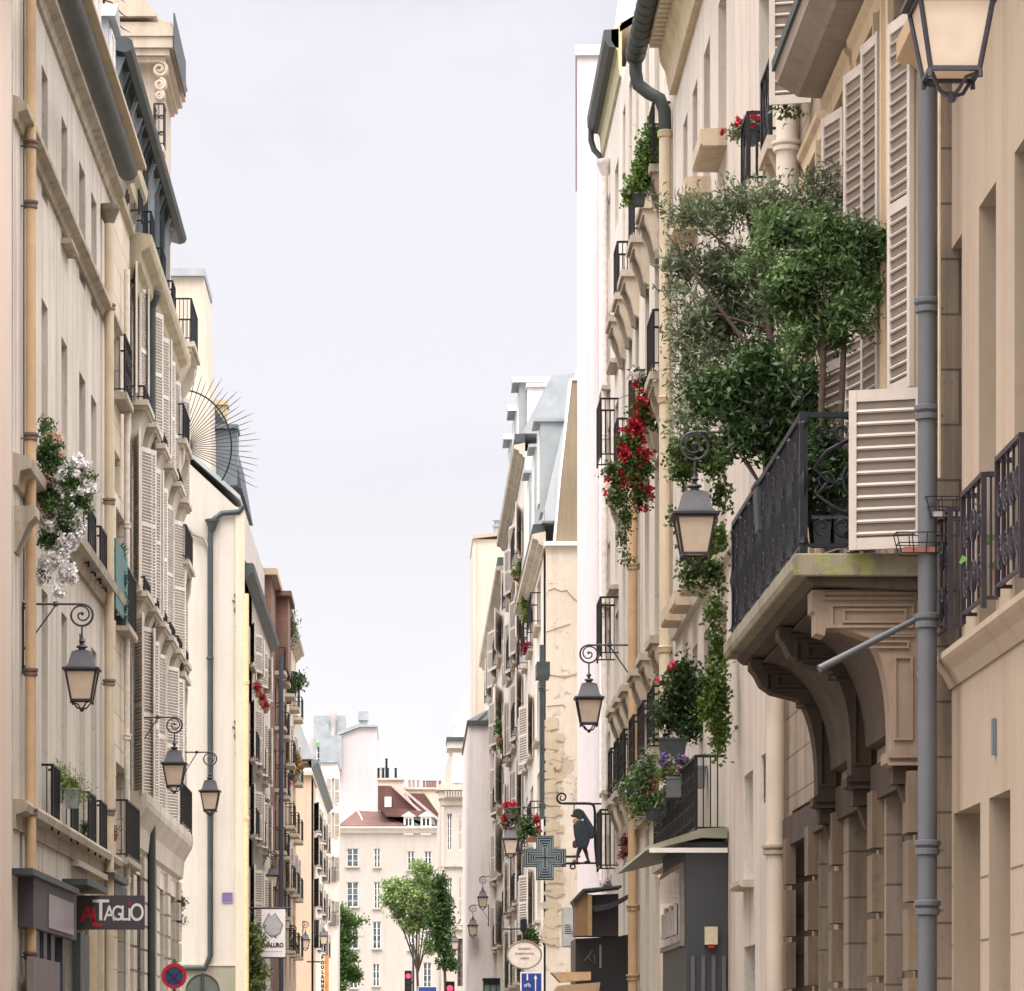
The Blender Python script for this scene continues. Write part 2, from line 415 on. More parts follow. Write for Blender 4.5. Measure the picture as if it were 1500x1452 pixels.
# ------------------------------------------------------------------ street lanterns
IRON = paint('#3b3a40', .5, .3, .15, 20, .15); BLACK = paint('#17171b', .45, .3, .2, 15, .1); NAVY = paint('#10151c', .45, .2, .3, 6, .2, '#2b3440')
def frosted(hexcol):
    key = ('fr', hexcol)
    if key in MATS: return MATS[key]
    m, nt, b = newmat('frosted_glass'); L = nt.links.new; tc = nd(nt, 'ShaderNodeTexCoord')
    n1 = nd(nt, 'ShaderNodeTexNoise', i_Scale=5.0, i_Detail=4.0); L(tc.outputs['Object'], n1.inputs[0]); c = lin(hexcol)
    col = mixc(nt, ramp(nt, n1.outputs[0], .35, .75), c, tuple(x*.85 for x in c))
    L(col, b.inputs['Base Color']); b.inputs['Roughness'].default_value = .35
    tr = nd(nt, 'ShaderNodeBsdfTranslucent'); L(col, tr.inputs[0]); mx = nd(nt, 'ShaderNodeMixShader'); mx.inputs[0].default_value = .45
    L(b.outputs[0], mx.inputs[1]); L(tr.outputs[0], mx.inputs[2]); L(mx.outputs[0], nt.nodes['Material Output'].inputs[0])
    MATS[key] = m; return m
FROST = frosted('#f5e4cf')
LC = {}
def lantern(label, side, Y, px_c, py_arm, px_wall, s=1.0, brace=True, group='wall lanterns on scroll brackets', drop=.93, stub=False, Nx=None):
    """lantern hanging from a scrolled iron bracket on the street wall"""
    sg = 1 if side == 'L' else -1
    C = ray(px_c, py_arm, Y); xw = (px_wall-VX)/F*Y
    L = abs(C.x-xw)/s
    t = thing('street_lamp', label, 'street lamp', (xw, Y, C.z), 0 if sg > 0 else PI, group, scale=s)
    m = MB(); R = .15; r = .017
    xs = L; zc = -.155
    # horizontal arm into the scroll
    pts = [(0, 0, 0), (xs-.02, 0, 0)]
    a = [PI/2 - k*PI/10 for k in range(1, 16)]
    big = [(xs-.02+.155*math.cos(x), 0, zc+.155*math.sin(x)) for x in a]
    inner = []
    for k in range(1, 22):
        f = k/21; rr = .155*(1-f)+.02*f; x = a[-1]-f*2.6*PI
        inner.append((xs-.02-.0*f+rr*math.cos(x), 0, zc+rr*math.sin(x)))
    # lantern axis hangs under the scroll
    m.tube(pts+big, r, 8); m.tube([big[-1]]+inner, [r]+[r*.75]*21, 7)
    m.lathe([(.005, -.03), (.03, 0), (.005, .03)], 8, (inner[-1][0], 0, inner[-1][2]))
    m.tube([(xs-.02, 0, zc-.15), (xs-.02, 0, -drop+.42)], .014, 6)
    m.box(-.005, .035, -.025, .025, -.98, .03)
    for z in (-.06, -.9): m.lathe([(.03, -.02), (.03, .02)], 8, (.03, -.03, z))
    if brace: m.tube([(.02, 0, -.66), (xs*.55, 0, -.02)], .012, 6)
    m.lathe([(.03, -.035), (.045, 0), (.03, .035)], 8, (xs*.55, 0, 0))
    part('bracket', m, IRON, t, 40)
    lx = xs-.02
    def head():
        h = MB()
        h.lathe([(.018, .44), (.03, .42), (.05, .40), (.022, .375), (.022, .35), (.075, .335), (.085, .315), (.05, .30), (.05, .28), (.115, .265), (.12, .245)], 12)
        h.lathe([(.13, .25), (.135, .24), (.185, .06), (.215, .025), (.262, .012), (.262, -.014), (.22, -.02)], square=True)
        return h.mesh('lantern_roof', IRON, 30)
    def cage():
        h = MB()
        for sx in (-1, 1):
            for sy in (-1, 1): h.bar((sx*.218, sy*.218, -.01), (sx*.142, sy*.142, -.44), .022)
        for a_, b_ in (((-1, -1), (1, -1)), ((1, -1), (1, 1)), ((1, 1), (-1, 1)), ((-1, 1), (-1, -1))):
            h.bar((a_[0]*.142, a_[1]*.142, -.44), (b_[0]*.142, b_[1]*.142, -.44), .026)
            h.bar((a_[0]*.216, a_[1]*.216, -.035), (b_[0]*.216, b_[1]*.216, -.035), .02)
            h.tube([(a_[0]*.142, a_[1]*.142, -.44), (a_[0]*.145, a_[1]*.145, -.49)], .015, 6)
        for k in range(4):
            cx, cy = [(1, 0), (0, 1), (-1, 0), (0, -1)][k]; tx, ty = -cy, cx
            h.tube([(cx*.13+tx*.13, cy*.13+ty*.13, -.465), (cx*.11+tx*.07, cy*.11+ty*.07, -.48), (cx*.07+tx*.03, cy*.07+ty*.03, -.545), (0, 0, -.57)], .012, 6)
        h.lathe([(.02, -.60), (.03, -.58), (.03, -.55), (.01, -.54)], 8)
        return h.mesh('lantern_frame', IRON, 30)
    def glz():
        h = MB(); h.lathe([(.136, -.43), (.205, -.03)], square=True); return h.mesh('lantern_glass', FROST)
    rz = math.radians(0)
    obj('lantern_roof', cached('lr', head), t, (lx, 0, -drop), rz)
    obj('lantern_frame', cached('lc', cage), t, (lx, 0, -drop), rz)
    obj('lantern_glass', cached('lg', glz), t, (lx, 0, -drop), rz)
    return t

# ------------------------------------------------------------------ plants in boxes, trailing plants
def plant(name, label, cat, loc, parts, group=None, stems=None, box=None, boxmat=None):
    t = thing(name, label, cat, loc, 0, group)
    for nm, me in parts: obj(nm, me, t)
    if stems:
        m = MB()
        for pts, r in stems: m.tube(pts, r, 7)
        part('stem', m, BARK, t, 60)
    if box:
        x0, x1, y0, y1, z0, z1 = box; m = MB()
        m.add([(x0+.03,y0+.03,z0),(x1-.03,y0+.03,z0),(x1-.03,y1-.03,z0),(x0+.03,y1-.03,z0),(x0,y0,z1-.03),(x1,y0,z1-.03),(x1,y1,z1-.03),(x0,y1,z1-.03)],
              [(0,3,2,1),(4,5,6,7),(0,1,5,4),(1,2,6,5),(2,3,7,6),(3,0,4,7)])
        m.box(x0-.015, x1+.015, y0-.015, y1+.015, z1-.029, z1)
        part('planter', m, boxmat or TERRA, t)
    return t
def text(body, size, mat, parent, loc, rot=(PI/2, 0, 0), ext=.004, name='lettering', align='CENTER', sx=1.0, bold=0.0):
    c = bpy.data.curves.new(name, 'FONT'); c.body = body; c.size = size; c.extrude = ext; c.align_x = align; c.align_y = 'CENTER'; c.offset = bold
    c.materials.append(mat); tmp = bpy.data.objects.new(name, c); me = bpy.data.meshes.new_from_object(tmp); bpy.data.objects.remove(tmp); bpy.data.curves.remove(c)
    o = bpy.data.objects.new(name, me); COL.objects.link(o); o.parent = parent; o.location = loc; o.rotation_euler = rot
    o.scale = (sx, 1, 1); return o
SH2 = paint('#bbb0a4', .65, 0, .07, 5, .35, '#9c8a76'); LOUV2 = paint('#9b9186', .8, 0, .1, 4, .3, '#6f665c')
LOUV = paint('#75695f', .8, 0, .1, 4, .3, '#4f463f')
FR = paint('#d8d2c6', .6, var=.06); FRW = paint('#e9e6e0', .5, var=.05); GL = glassmat(); GLL = glassmat('#3a4448')
SHW = paint('#cfc8bd', .65, var=.08, scale=4, dirt=.3, dirtcol='#8f8474'); SHP = paint('#d8cfc4', .65, var=.08, scale=4, dirt=.35, dirtcol='#9a8b7c')
ZINC = paint('#70787c', .55, .25, .15, 2.5, .35, '#4a525a'); ZINCL = paint('#9da2a4', .55, .15, .12, 2.0, .3, '#6f7880'); ZDARK = paint('#3f4644', .6, .15, .2, 3, .4, '#59665f')
SLATE = plaster('#59626c', .2, .3, joint=(.22, .14), dirtcol='#3d444b'); SOFF = plaster('#b9aa92', .1, .4)
WALL1 = plaster('#d0c7b9', .1, .8, dirtcol='#857a6c'); MOLD1 = plaster('#b5a996', .15, .75, dirtcol='#4a4239')
OCHRE = paint('#bfa17c', .65, 0, .1, 3, .35, '#8f7658'); CREAMP = paint('#cdbb9e', .6, 0, .08, 3, .3, '#93816a'); GREENP = paint('#3d4545', .5, .2, .15, 3, .3, '#5a6b62')
GREYP = paint('#5d5f61', .5, .1, .08, 3, .3, '#48494a'); REDTILE = plaster('#684a43', .22, .35, joint=(.25, .22), dirtcol='#5a4038')
BRICK = plaster('#87685a', .2, .35, joint=(.22, .075), dirtcol='#5e4636'); CHIM = plaster('#a06a4c', .15, .3, joint=(.22, .08))
STONE = plaster('#b8a88e', .1, .55, dirtcol='#4b4238')

# ---- nearest house on the left: only its smooth pink rendered corner shows
b = Bld('corner_house', 'smooth pinkish rendered house at the extreme left edge', 'house', 'L', 18, X=-5.38)
b.finish(b.u(-260), b.u(17), 23, plaster('#d6c3b0', .04, .2, dirtcol='#a89484'))
# ---- the long beige house
b1 = b = Bld('plain_house', 'tall beige rendered house behind the ochre downpipe with narrow shutterless windows', 'house', 'L', 48, X=-5.5, vp=622)
bays = [(61, 70), (90, 98.5), (116, 125), (133.5, 141.5)]
rows = [(168, 350, 90), (492, 798, 90), (897, 1236, 91)]
for ri, (t, bo, pr) in enumerate(rows):
    z1, z0 = b.z(t, pr), b.z(bo, pr)
    for bi, (a, c) in enumerate(bays):
        b.window(b.u(a), b.u(c), z0, z1, depth=.32, sill=(MOLD1 if ri == 0 and bi in (1,) else None), rail=(BLACK if (ri == 2 or (ri == 1 and bi > 1)) else None),
                 railo=(1.0, .16, 'bars' if ri == 2 else 'cross'))
b.window(b.u(29), b.u(33), b.z(1440, 30), b.z(1180, 30), depth=.15)
shopz = b.z(1295, 60)
for i, (a, c) in enumerate([(50, 78), (83, 108), (112, 128), (133, 150)]):
    b.window(b.u(a), b.u(c), .4, shopz-.05 if i else shopz-.3, frame=paint('#4c4a4c'), depth=.25)
xa, xb = b.u(19), b.u(165)
zt = b.z(256, 154)
b.finish(xa, xb, zt+.25, WALL1, depth=.32)
b.band(xa, xb, zt-.25, [(0, 0), (.05, .02), (.09, .16), (.22, .22), (.26, .42), (.42, .5), (.45, .62), (0, .7)], MOLD1)
g = MB(); gz = b.z(245, 180, .62); x0, x1 = b.u(10, .62), b.u(182, .62)
g.prism([(-.68+.17*math.cos(k*PI/8), gz+.17*math.sin(k*PI/8)) for k in range(8, 17)]+[(-.53, gz), (-.55, gz-.02), (-.8, gz-.02)], x0, x1, 'x')
b.part('gutter', g, ZDARK, 30)
b.band(xa, xb, zt+.45, [(0, 0), (.62, .0), (.62, .08), (0, .1)], SOFF, name='eaves')
rf = MB().prism([(-.5, zt+.56), (.9, zt+3.0), (8, zt+4.2), (8, zt+.56)], xa, xb, 'x'); b.part('roof', rf, ZINCL)
for px in (100, 128, 150):    # zinc dormers above the gutter
    x = b.u(px); d = MB().box(x-.55, x+.55, -.15, 1.8, zt+.7, zt+2.5); d.prism([(x-.7, zt+2.5), (x+.7, zt+2.5), (x, zt+2.9)], -.28, 1.9, 'y'); dp = b.part('dormer', d, ZINCL)
    obj('window', window_mesh(.8, 1.4, FRW), dp, (x, -.2, zt+.95))
for (py, px, h) in ((487, 158, .3), (886, 160, .42)):
    b.band(xa, xb, b.z(py, px), [(0, 0), (.05, .0), (.08, .1), (.2, .14), (.2, .22), (.1, .3), (0, .34)] if h < .4 else [(0, -.2), (.06, -.2), (.1, 0), (.24, .04), (.26, .18), (0, .26)], MOLD1, name='string_course')
b.band(xa, xb, b.z(1262, 150), [(0, -.25), (.04, -.25), (.04, -.05), (.18, 0), (.2, .1), (.18, .15), (0, .17)], MOLD1, name='ledge')
b.pipe(45, .14, -20, 1452, .078, OCHRE, (212, 300, 640, 985, 1190, 1400), cmat=paint('#6b5a50'), zb=0)
b.pipe(160, .14, 305, 1300, .085, CREAMP, (450, 735, 1000, 1190), hopper=True, cmat=paint('#7c7462'), zb=0)
c = MB(); x = b.u(24); zz = b.z(760, 24)
c.prism([(-.02, zz-.5), (-.2, zz-.1), (-.3, zz), (-.3, zz+.14), (0, zz+.14), (0, zz-.5)], x-.3, x+.25, 'x'); b.part('corbel', c, MOLD1)
c = MB().tube([(b.u(33), -.02, b.z(-20, 33)), (b.u(33), -.02, b.z(880, 33))], .012, 5); b.part('cable', c, IRON)
wn = MB(); x0, x1 = b.u(118), b.u(150); zz = b.z(1430, 130)   # shop joinery on the street
for px in (112, 120, 131, 142): x = b.u(px); wn.box(x-.06, x+.06, -.12, -.004, 0, shopz-.1)
b.part('shop_pilasters', wn, CREAMP)

# ---- narrow house
b2 = b = Bld('narrow_house', 'narrow beige house one window wide with turquoise screened balcony', 'house', 'L', 168, X=-5.5)
z = b.z
cz = z(305, 175)
for (a, c, t, bo, pr, rl) in ((167, 176, 480, 585, 170, 'ornate'), (168, 176, 662, 722, 170, None), (170, 183, 745, 920, 172, 'bars'), (170, 188, 1120, 1262, 175, 'bars')):
    b.window(b.u(a), b.u(c), z(bo, pr), z(t, pr), rail=BLACK if rl else None, railo=(1.1, .2, rl or 'bars'), depth=.3, sill=MOLD1 if rl else None, sillkw=dict(d=.22, t=.14))
b.window(b.u(172), b.u(186), .3, z(1330, 178), frame=paint('#3f4a52'))
b.finish(b.u(165.5), b.u(190), cz+.9, plaster('#d6cab6', .08, .35, joint=(1.4, .6)))
b.band(b.u(165.5), b.u(190), cz, [(0, 0), (.1, .05), (.12, .3), (.22, .38), (.24, .6), (.34, .7), (.36, .9), (0, .95)], plaster('#b3a88f', .15, .5, dirtcol='#5d5a42'))
b.pipe(186, .12, 395, 1452, .06, paint('#d8cdbd'), (770, 1080, 1290), zb=0)
m = MB(); x0, x1 = b.u(169, .27), b.u(186, .27)
m.box(x0, x1, -.28, -.25, z(915, 186, .27), z(790, 170, .27)); b.part('balcony_screen', m, paint('#2f6a68', .5, 0, .3, 8, .5, '#17302c'))
# mansard of the narrow house and its neighbour
# ---- ornate shuttered house
b3 = b = Bld('shuttered_house', 'ornate pale stone house with grey louvred shutters and a dark green downpipe', 'house', 'L', 190, X=-5.5)
z = b.z; W3 = plaster('#d6cec0', .1, .6, joint=(1.1, .45), dirtcol='#6a5c4a'); M3 = plaster('#c0b6a5', .12, .5, dirtcol='#4a4034')
bays = [(193, 201), (207, 214), (220.5, 227), (233, 239), (244.5, 250), (255, 259.5)]
rows = [(400, 590, 195), (640, 868, 195), (915, 1172, 200)]
for ri, (t, bo, pr) in enumerate(rows):
    for bi, (a, c) in enumerate(bays):
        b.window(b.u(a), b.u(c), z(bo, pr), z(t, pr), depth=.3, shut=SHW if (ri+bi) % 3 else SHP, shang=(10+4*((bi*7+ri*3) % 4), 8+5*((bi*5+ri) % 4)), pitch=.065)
        x = (b.u(a)+b.u(c))/2; zz = z(bo, pr); wd = abs(b.u(a)-b.u(c))*.5+.2   # console sill under every window
        if ri < 2:
            m = MB().prism([(-.0, zz-.75), (-.1, zz-.7), (-.16, zz-.4), (-.24, zz-.2), (-.26, zz-.14), (-.0, zz-.14)], x-wd*.75, x+wd*.75, 'x')
            m.box(x-wd, x+wd, -.34, 0, zz-.138, zz-.03); m.box(x-wd*.9, x+wd*.9, -.3, 0, zz-.2, zz-.14)
            b.part('console', m, M3)
            if bi % 2 == 0 or ri: obj('railing', rail_mesh(q(wd*1.7), .3, .25, BLACK, 'bars'), b.e, (x, 0, zz-.03))
bz = z(1185, 200)
for i, (a, c) in enumerate([(192, 206), (210, 222), (230, 240), (245, 257)]):
    b.window(b.u(a), b.u(c), .2, bz-1.3, frame=paint('#6b6055'), depth=.35)
xa, xb = b.u(190.3), b.u(262)
zt = z(388, 201)
b.finish(xa, xb, zt+.1, W3, depth=.3, body=10)
b.band(xa, b.u(251), zt, [(0, -.7), (.05, -.68), (.1, -.45), (.2, -.35), (.22, -.15), (.38, -.05), (.42, .05), (.43, .18), (0, .26)], plaster('#b5a98e', .15, .55, dirtcol='#5d563f'))
for (py, h) in ((868, .5),): b.band(xa, xb, z(py, 195)-.1, [(0, -.25), (.06, -.2), (.1, 0), (.22, .05), (.22, .16), (0, .2)], M3, name='string_course')
m = MB(); zz = z(1235, 262)
m.prism([(0, zz-.9), (-.1, zz-.85), (-.14, zz-.45), (-.32, zz-.12), (-.34, zz+.0), (-.34, zz+.16), (0, zz+.2)], xa, xb, 'x'); b.part('ledge', m, M3)
obj('railing', rail_mesh(q(b.u(262)-b.u(246)), 1.0, .3, BLACK, 'bars'), b.e, ((b.u(262)+b.u(246))/2, 0, zz+.2))
# rusticated piers
for px in (191.5, 207.5, 226, 242.5, 259):
    m = MB(); x = b.u(px); zz = .2
    while zz < bz-1.2: m.box(x-.45, x+.45, -.09, .0, zz, zz+.42); zz += .48
    b.part('quoins', m, M3)
b.pipe(222, .16, 432, 1452, .09, GREENP, (640, 900), hopper=True, zb=0)
# attic: zinc mansard with narrow dormers under a dark sheet metal hood
az = zt+.27; gz = z(102, 202, .42); gx0, gx1 = xa-5.0, b.u(244)
m = MB().prism([(.25, az), (.35, az+1.0), (.5, gz+.3), (8, gz+1.8), (8, az)], gx0, gx1, 'x'); at = b.part('mansard', m, ZINC)
m = MB(); pr = [(-.0, gz+.02), (-.28, gz-.06), (-.40, gz-.02), (-.44, gz+.06), (-.42, gz+.16), (-.36, gz+.2), (.8, gz+.55), (.8, gz+.1)]
m.prism(pr, gx0, gx1+.3, 'x'); hd = b.part('hood', m, ZDARK)
x = gx0+.2; k = 0
while x < gx1-1.2:
    w_ = 1.0+.12*(k % 3)
    m = MB().box(x, x+w_, -.06, .7, az, gz-.02)
    for r_ in range(7):
        xx = x+w_*r_/6; m.box(xx-.018, xx+.018, -.12-.05*(r_ % 2), -.061, az, gz-.03)
    m.prism([(-.28, gz-.1), (-.06, gz-.7), (-.06, gz-.1)], x-.03, x, 'x'); m.prism([(-.28, gz-.1), (-.06, gz-.7), (-.06, gz-.1)], x+w_, x+w_+.03, 'x')
    d = part('dormer', m, (ZINC, GREENP, ZINCL)[k % 3], at)
    if k % 2 == 0: obj('railing', rail_mesh(.9, .8, .16, BLACK, 'bars'), at, (x+w_/2, -.12, az))
    x += w_+.55; k += 1
# balconies at the far end, seen end-on
for (xo, zpy, rl, hcon) in ((.52, 425, 1.0, 1.2), (.34, 610, .8, .7), (.4, 785, .8, 1.5), (.3, 968, .6, 1.9)):
    x0, x1 = b.u(252), b.u(261.7); zz = z(zpy, 262, xo); m = MB()
    m.box(x0, x1, -xo, 0, zz-.12, zz); m.box(x0+.05, x1-.05, -xo+.08, 0, zz-.22, zz-.121)
    bp = b.part('balcony', m, M3)
    m = MB().prism([(0, zz-.22-hcon), (-.08, zz-.22-hcon), (-.14, zz-.6-hcon*.3), (-xo*.75, zz-.5), (-xo*.8, zz-.22), (0, zz-.22)], x0+.2, x0+.55, 'x')
    part('corbel', m, M3, bp); m = MB().prism([(0, zz-.22-hcon), (-.08, zz-.22-hcon), (-.14, zz-.6-hcon*.3), (-xo*.75, zz-.5), (-xo*.8, zz-.22), (0, zz-.22)], x1-.45, x1-.1, 'x')
    part('corbel', m, M3, bp)
    obj('railing', rail_mesh(q(x1-x0), rl, xo-.08, BLACK, 'bars'), bp, ((x0+x1)/2, 0, zz))

# spiked fan guarding the party wall
c = ray(264, 655, 87.95); k = 87.95/F
t = thing('spiked_fan', 'black iron fan of long spikes fixed high on the party wall', 'security grille', c)
m = MB(); n = 23
for i in range(n):
    a = math.radians(78-106*i/(n-1)); r0 = (8+30*max(0, (math.degrees(a)-15)/63))*k; r1 = (112+7*math.cos(i*1.7))*k*(1 if a > -.3 else 1.08)
    m.tube([(r0*math.cos(a), 0, r0*math.sin(a)), (r1*.9*math.cos(a), 0, r1*.9*math.sin(a)), (r1*math.cos(a), 0, r1*math.sin(a))], [.011, .009, .003], 5)
m.tube([(75*k*math.cos(math.radians(a)), 0, 75*k*math.sin(math.radians(a))*1.12) for a in range(84, -42, -6)], .02, 6)
part('spikes', m, BLACK, t)
m = MB().box(-.12, .12, -.04, .04, -1.4, .9); part('mounting_bar', m, BLACK, t)

# ---- gable house beyond the side street
Y4 = F*5.5/242; k4 = Y4/F
b4 = b = Bld('gable_house', 'cream house turning a tall blank gable with a grey downpipe to the street', 'house', 'G', 358, Y=Y4)
z = b.z; W4 = plaster('#c1b9ad', .05, .5, dirtcol='#998d7e')
xa, xb = b.u(215), b.u(358)
zl, zr = z(665, 262), z(742, 350)
m = MB(); zL = z(625, 215)
m.prism([(xa, -.3), (xb, -.3), (xb, zr-.1), (b.u(345), zr+.0), (b.u(262), zl), (xa, zL)], 0, 17, 'y')
b.part('wall', m, W4)
m = MB()
def roofq(dx): return [(xa-.1, zL+dx), (b.u(262), zl+dx), (b.u(345), zr+dx+.05), (b.u(352), zr+dx-.1), (b.u(352), zr+dx-.25), (b.u(262), zl+dx-.2), (xa-.1, zL+dx-.2)]
m.prism(roofq(.45), -.12, 17, 'y'); b.part('roof', m, ZINCL)
m = MB(); pz = z(1415, 300); m.box(xa, xb-.01, -.06, -.003, -.3, pz); p_ = b.part('plinth', m, plaster('#8e8a78', .1, .5))
m = MB(); m.box(xa, xb+.02, -.1, -.004, pz, pz+.1); b.part('plinth_ledge', m, M3)
def wallpipe(b, pts, r, mat, name='downpipe', o=.14):
    m = MB(); m.tube([(b.u(px, o), -o, b.z(py, px, o)) for px, py in pts], r, 10); return b.part(name, m, mat, 50)
wallpipe(b, [(356, 742), (350, 750), (325, 752), (312, 762)], .09, GREENP, 'gutter_branch')
wallpipe(b, [(309, 765), (308, 790), (308, 1400), (300, 1418), (270, 1418)], .095, GREENP)
wallpipe(b, [(262, 765), (276, 774), (284, 783), (298, 788), (306, 802), (308, 812)], .06, paint('#8b8578'), 'waste_pipe')
m = MB(); m.lathe([(.1, -.3), (.13, -.2), (.2, 0), (.24, .02), (.24, .09)], 12, (b.u(311), -.16, z(766, 311))); b.part('hopper', m, GREENP, 40)
for py in (965, 1190):
    pc = MB().lathe([(.1, -.05), (.125, -.03), (.125, .03), (.1, .05)], 12, (b.u(308), -.14, z(py, 308))); b.part('pipe_collar', pc, GREENP)
for py in (893, 1078):      # wrought iron tie anchors
    m = MB(); x = b.u(346); zc = z(py, 346)
    m.tube([(x-.05, -.05, zc+.5), (x+.05, -.05, zc+.25), (x-.05, -.06, zc), (x+.06, -.06, zc-.3), (x-.01, -.05, zc-.6)], .035, 6)
    m.tube([(x-.12, -.05, zc+.3), (x+.05, -.05, zc+.2)], .03, 6); b.part('tie_anchor', m, paint('#4d4138'))
m = MB(); x = b.u(354); m.box(x-.2, x+.1, -.12, -.003, 0, z(745, 355)); b.part('corner_pilaster', m, plaster('#cbbca6', .06, .3))
pl = tag(part('street_plaque', MB().box(-.17, .17, -.03, 0, -.16, .16), paint('#6a5a86'), None, loc=ray(333, 1315, Y4-.01)), 'small purple square plaque on the cream gable beside the grey downpipe', 'plaque')
bd = MB()
for s_ in (-1, 1): bd.box(s_*.17-.012, s_*.17+.012, -.04, -.03, -.172, .172); bd.box(-.158, .158, -.04, -.03, s_*.16-.012, s_*.16+.012)
part('plaque_rim', bd, paint('#8c7f96'), pl)
# attic and chimney of the gable house behind
b = Bld('slate_attic_house', 'house with a steep slate attic and cream chimney rising behind the spiked fan', 'house', 'G', 355, Y=Y4+17.5)
z = b.z
m = MB(); xs = b.u
m.prism([(xs(250), 0), (xs(345), 0), (xs(345), z(720, 345)), (xs(300), z(640, 300)), (xs(250), z(600, 250))], .0, 10, 'y'); b.part('wall', m, W4)
m = MB(); m.prism([(xs(297), z(612, 297)), (xs(312), z(598, 312)), (xs(342), z(640, 342)), (xs(356), z(722, 356)), (xs(330), z(718, 330))], -1.2, 9, 'y'); b.part('mansard', m, SLATE)
m = MB(); m.box(xs(304), xs(334), -.9, .2, z(640, 304), z(600, 304)); m.box(xs(302), xs(336), -1.0, .3, z(599.5, 304), z(592, 304)); b.part('chimney', m, plaster('#cfc39e', .08, .4))
m = MB(); m.box(xs(318), xs(350), -1.6, 0, z(720, 318), z(640, 318)); m.box(xs(316), xs(352), -1.8, 0, z(639, 318), z(633, 318)); b.part('dormer', m, ZINC)
b = Bld('pale_stack_house', 'pale pinkish house rising as a tapering stack behind the shuttered house', 'house', 'G', 300, Y=Y4+10)
xs, z = b.u, b.z
m = MB(); m.prism([(xs(225), 0), (xs(304), 0), (xs(304), z(620, 304)), (xs(293), z(385, 293)), (xs(225), z(385, 225))], 2.5, 7.3, 'y'); b.part('wall', m, plaster('#c9bcab', .05, .3))
m = MB(); m.box(xs(225), xs(295), 2.3, 7.4, z(384.5, 293), z(373, 293)); b.part('coping', m, ZINCL)

# ---- classical pavilion with pediment, rising above the shuttered house
b = Bld('pavilion', 'baroque stone pavilion with pediment and heavy cornice high above the roofs', 'house', 'G', 245, Y=95)
xs, z = b.u, b.z; PS = plaster('#bcae9c', .1, .4, dirtcol='#6b5a4a'); k = 95/F
m = MB(); m.box(xs(120), xs(232), 0, 5, 0, z(100, 232)); m.box(xs(120), xs(238), .0, 5, z(100, 230)+.0, z(28, 230)); b.part('wall', m, PS)
m = MB()
for (x1, ya, yb) in ((236, 250, 245), (243, 96, 88), (250, 87.5, 78), (255, 77.5, 62), (258, 61.5, 48), (253, 47.5, 40)): m.box(xs(150), xs(x1), -(x1-225)*k, 5, z(ya, x1), z(yb, x1))
b.part('cornice', m, PS)
m = MB(); m.prism([(xs(120), z(60, 120)), (xs(120), z(-70, 120)), (xs(185), z(-20, 185)), (xs(232), z(27, 232)), (xs(232), z(33, 232)), (xs(150), z(33, 150)), (xs(150), z(60, 150))], -.6, 5, 'y'); b.part('pediment', m, PS)
m = MB(); m.box(xs(256.5), xs(258.5), -.7, 4, z(84, 257), z(30, 257)); b.part('flashing', m, ZDARK)
m = MB()
for i, (zz_, r_) in enumerate(((106, .2), (128, .15), (144, .11))):
    m.tube(scroll_pts((xs(235), z(zz_, 236)), r_, .03, PI/2, PI/2-3.4*PI, 26, y=-.06), .05, 6); m.tube(scroll_pts((xs(235), z(zz_, 236)), r_, .03, PI/2, PI/2-3.4*PI, 26, y=-.3), .05, 6)
b.part('carved_scrolls', m, PS)
m = MB(); m.box(xs(200), xs(243), -.75, 0, z(232, 243), z(224, 243)); m.prism([(xs(225), z(250, 225)), (xs(236), z(250, 236)), (xs(242), z(232, 242)), (xs(225), z(232, 225))], -.5, 0, 'y'); bp = b.part('balcony', m, PS)
w_ = xs(243)-xs(228)
obj('railing', rail_mesh(q(w_), 1.1, .7, BLACK, 'ornate'), bp, ((xs(243)+xs(228))/2, 0, z(224, 243)))
for i in range(7):  # guard spikes between the roofs
    pt = [(152, 5+i*21), (165, 9+i*21), (178+i*3, 22+i*21)]
spk = thing('roof_guard', 'row of thin dark iron hooks between the roof and the stone pavilion', 'guard hooks', ray(152, 120, 84))
m = MB(); c0 = ray(152, 120, 84)
m.tube([ray(152, -30, 84)-c0, ray(152, 165, 84)-c0], .03, 6)
for i in range(8):
    m.tube([ray(152, -22+i*22, 84)-c0, ray(164, -18+i*22, 84)-c0, ray(176+i*2, -2+i*22, 84)-c0, ray(183+i*4, 4+i*22, 84)-c0], [.022, .02, .016, .004], 5)
part('hooks', m, BLACK, spk)

# ---- pale house with red geraniums
b5 = b = Bld('geranium_house', 'pale narrow house with white shutters and red geraniums beyond the gable', 'house', 'L', 360, X=-5.5)
z = b.z; PALE = plaster('#d6cec3', .07, .45)
for ri, (t, bo) in enumerate(((930, 985), (1040, 1120), (1160, 1230), (1275, 1370))):
    for bi, (a, c) in enumerate([(365, 369), (375, 378.5), (384, 387)]):
        b.window(b.u(a), b.u(c), z(bo, 370), z(t, 370), shut=SHW if bi != 1 else SHP, shang=(14, 10+bi*6), rail=BLACK if ri in (1, 2) else None, railo=(.9, .25, 'bars'), depth=.25, sill=M3)
b.finish(b.u(358.2), b.u(396), z(866, 365)+.1, PALE)
zt = z(866, 365)
b.band(b.u(358.2), b.u(397), zt, [(0, 0), (.15, .1), (.3, .2), (.33, .42), (.28, .5), (0, .5)], GREENP, name='gutter')
m = MB().prism([(-.1, zt+.5), (1.6, zt+2.2), (6, zt+2.6), (6, zt+.5)], b.u(358.2), b.u(396), 'x'); b.part('roof', m, ZINC)
m = MB(); m.box(b.u(364), b.u(372), 1, 2.2, zt+.5, z(800, 366)+.6); m.box(b.u(363), b.u(373), .9, 2.3, z(800, 366)+.6, z(790, 366)+.6); b.part('chimney', m, CHIM)
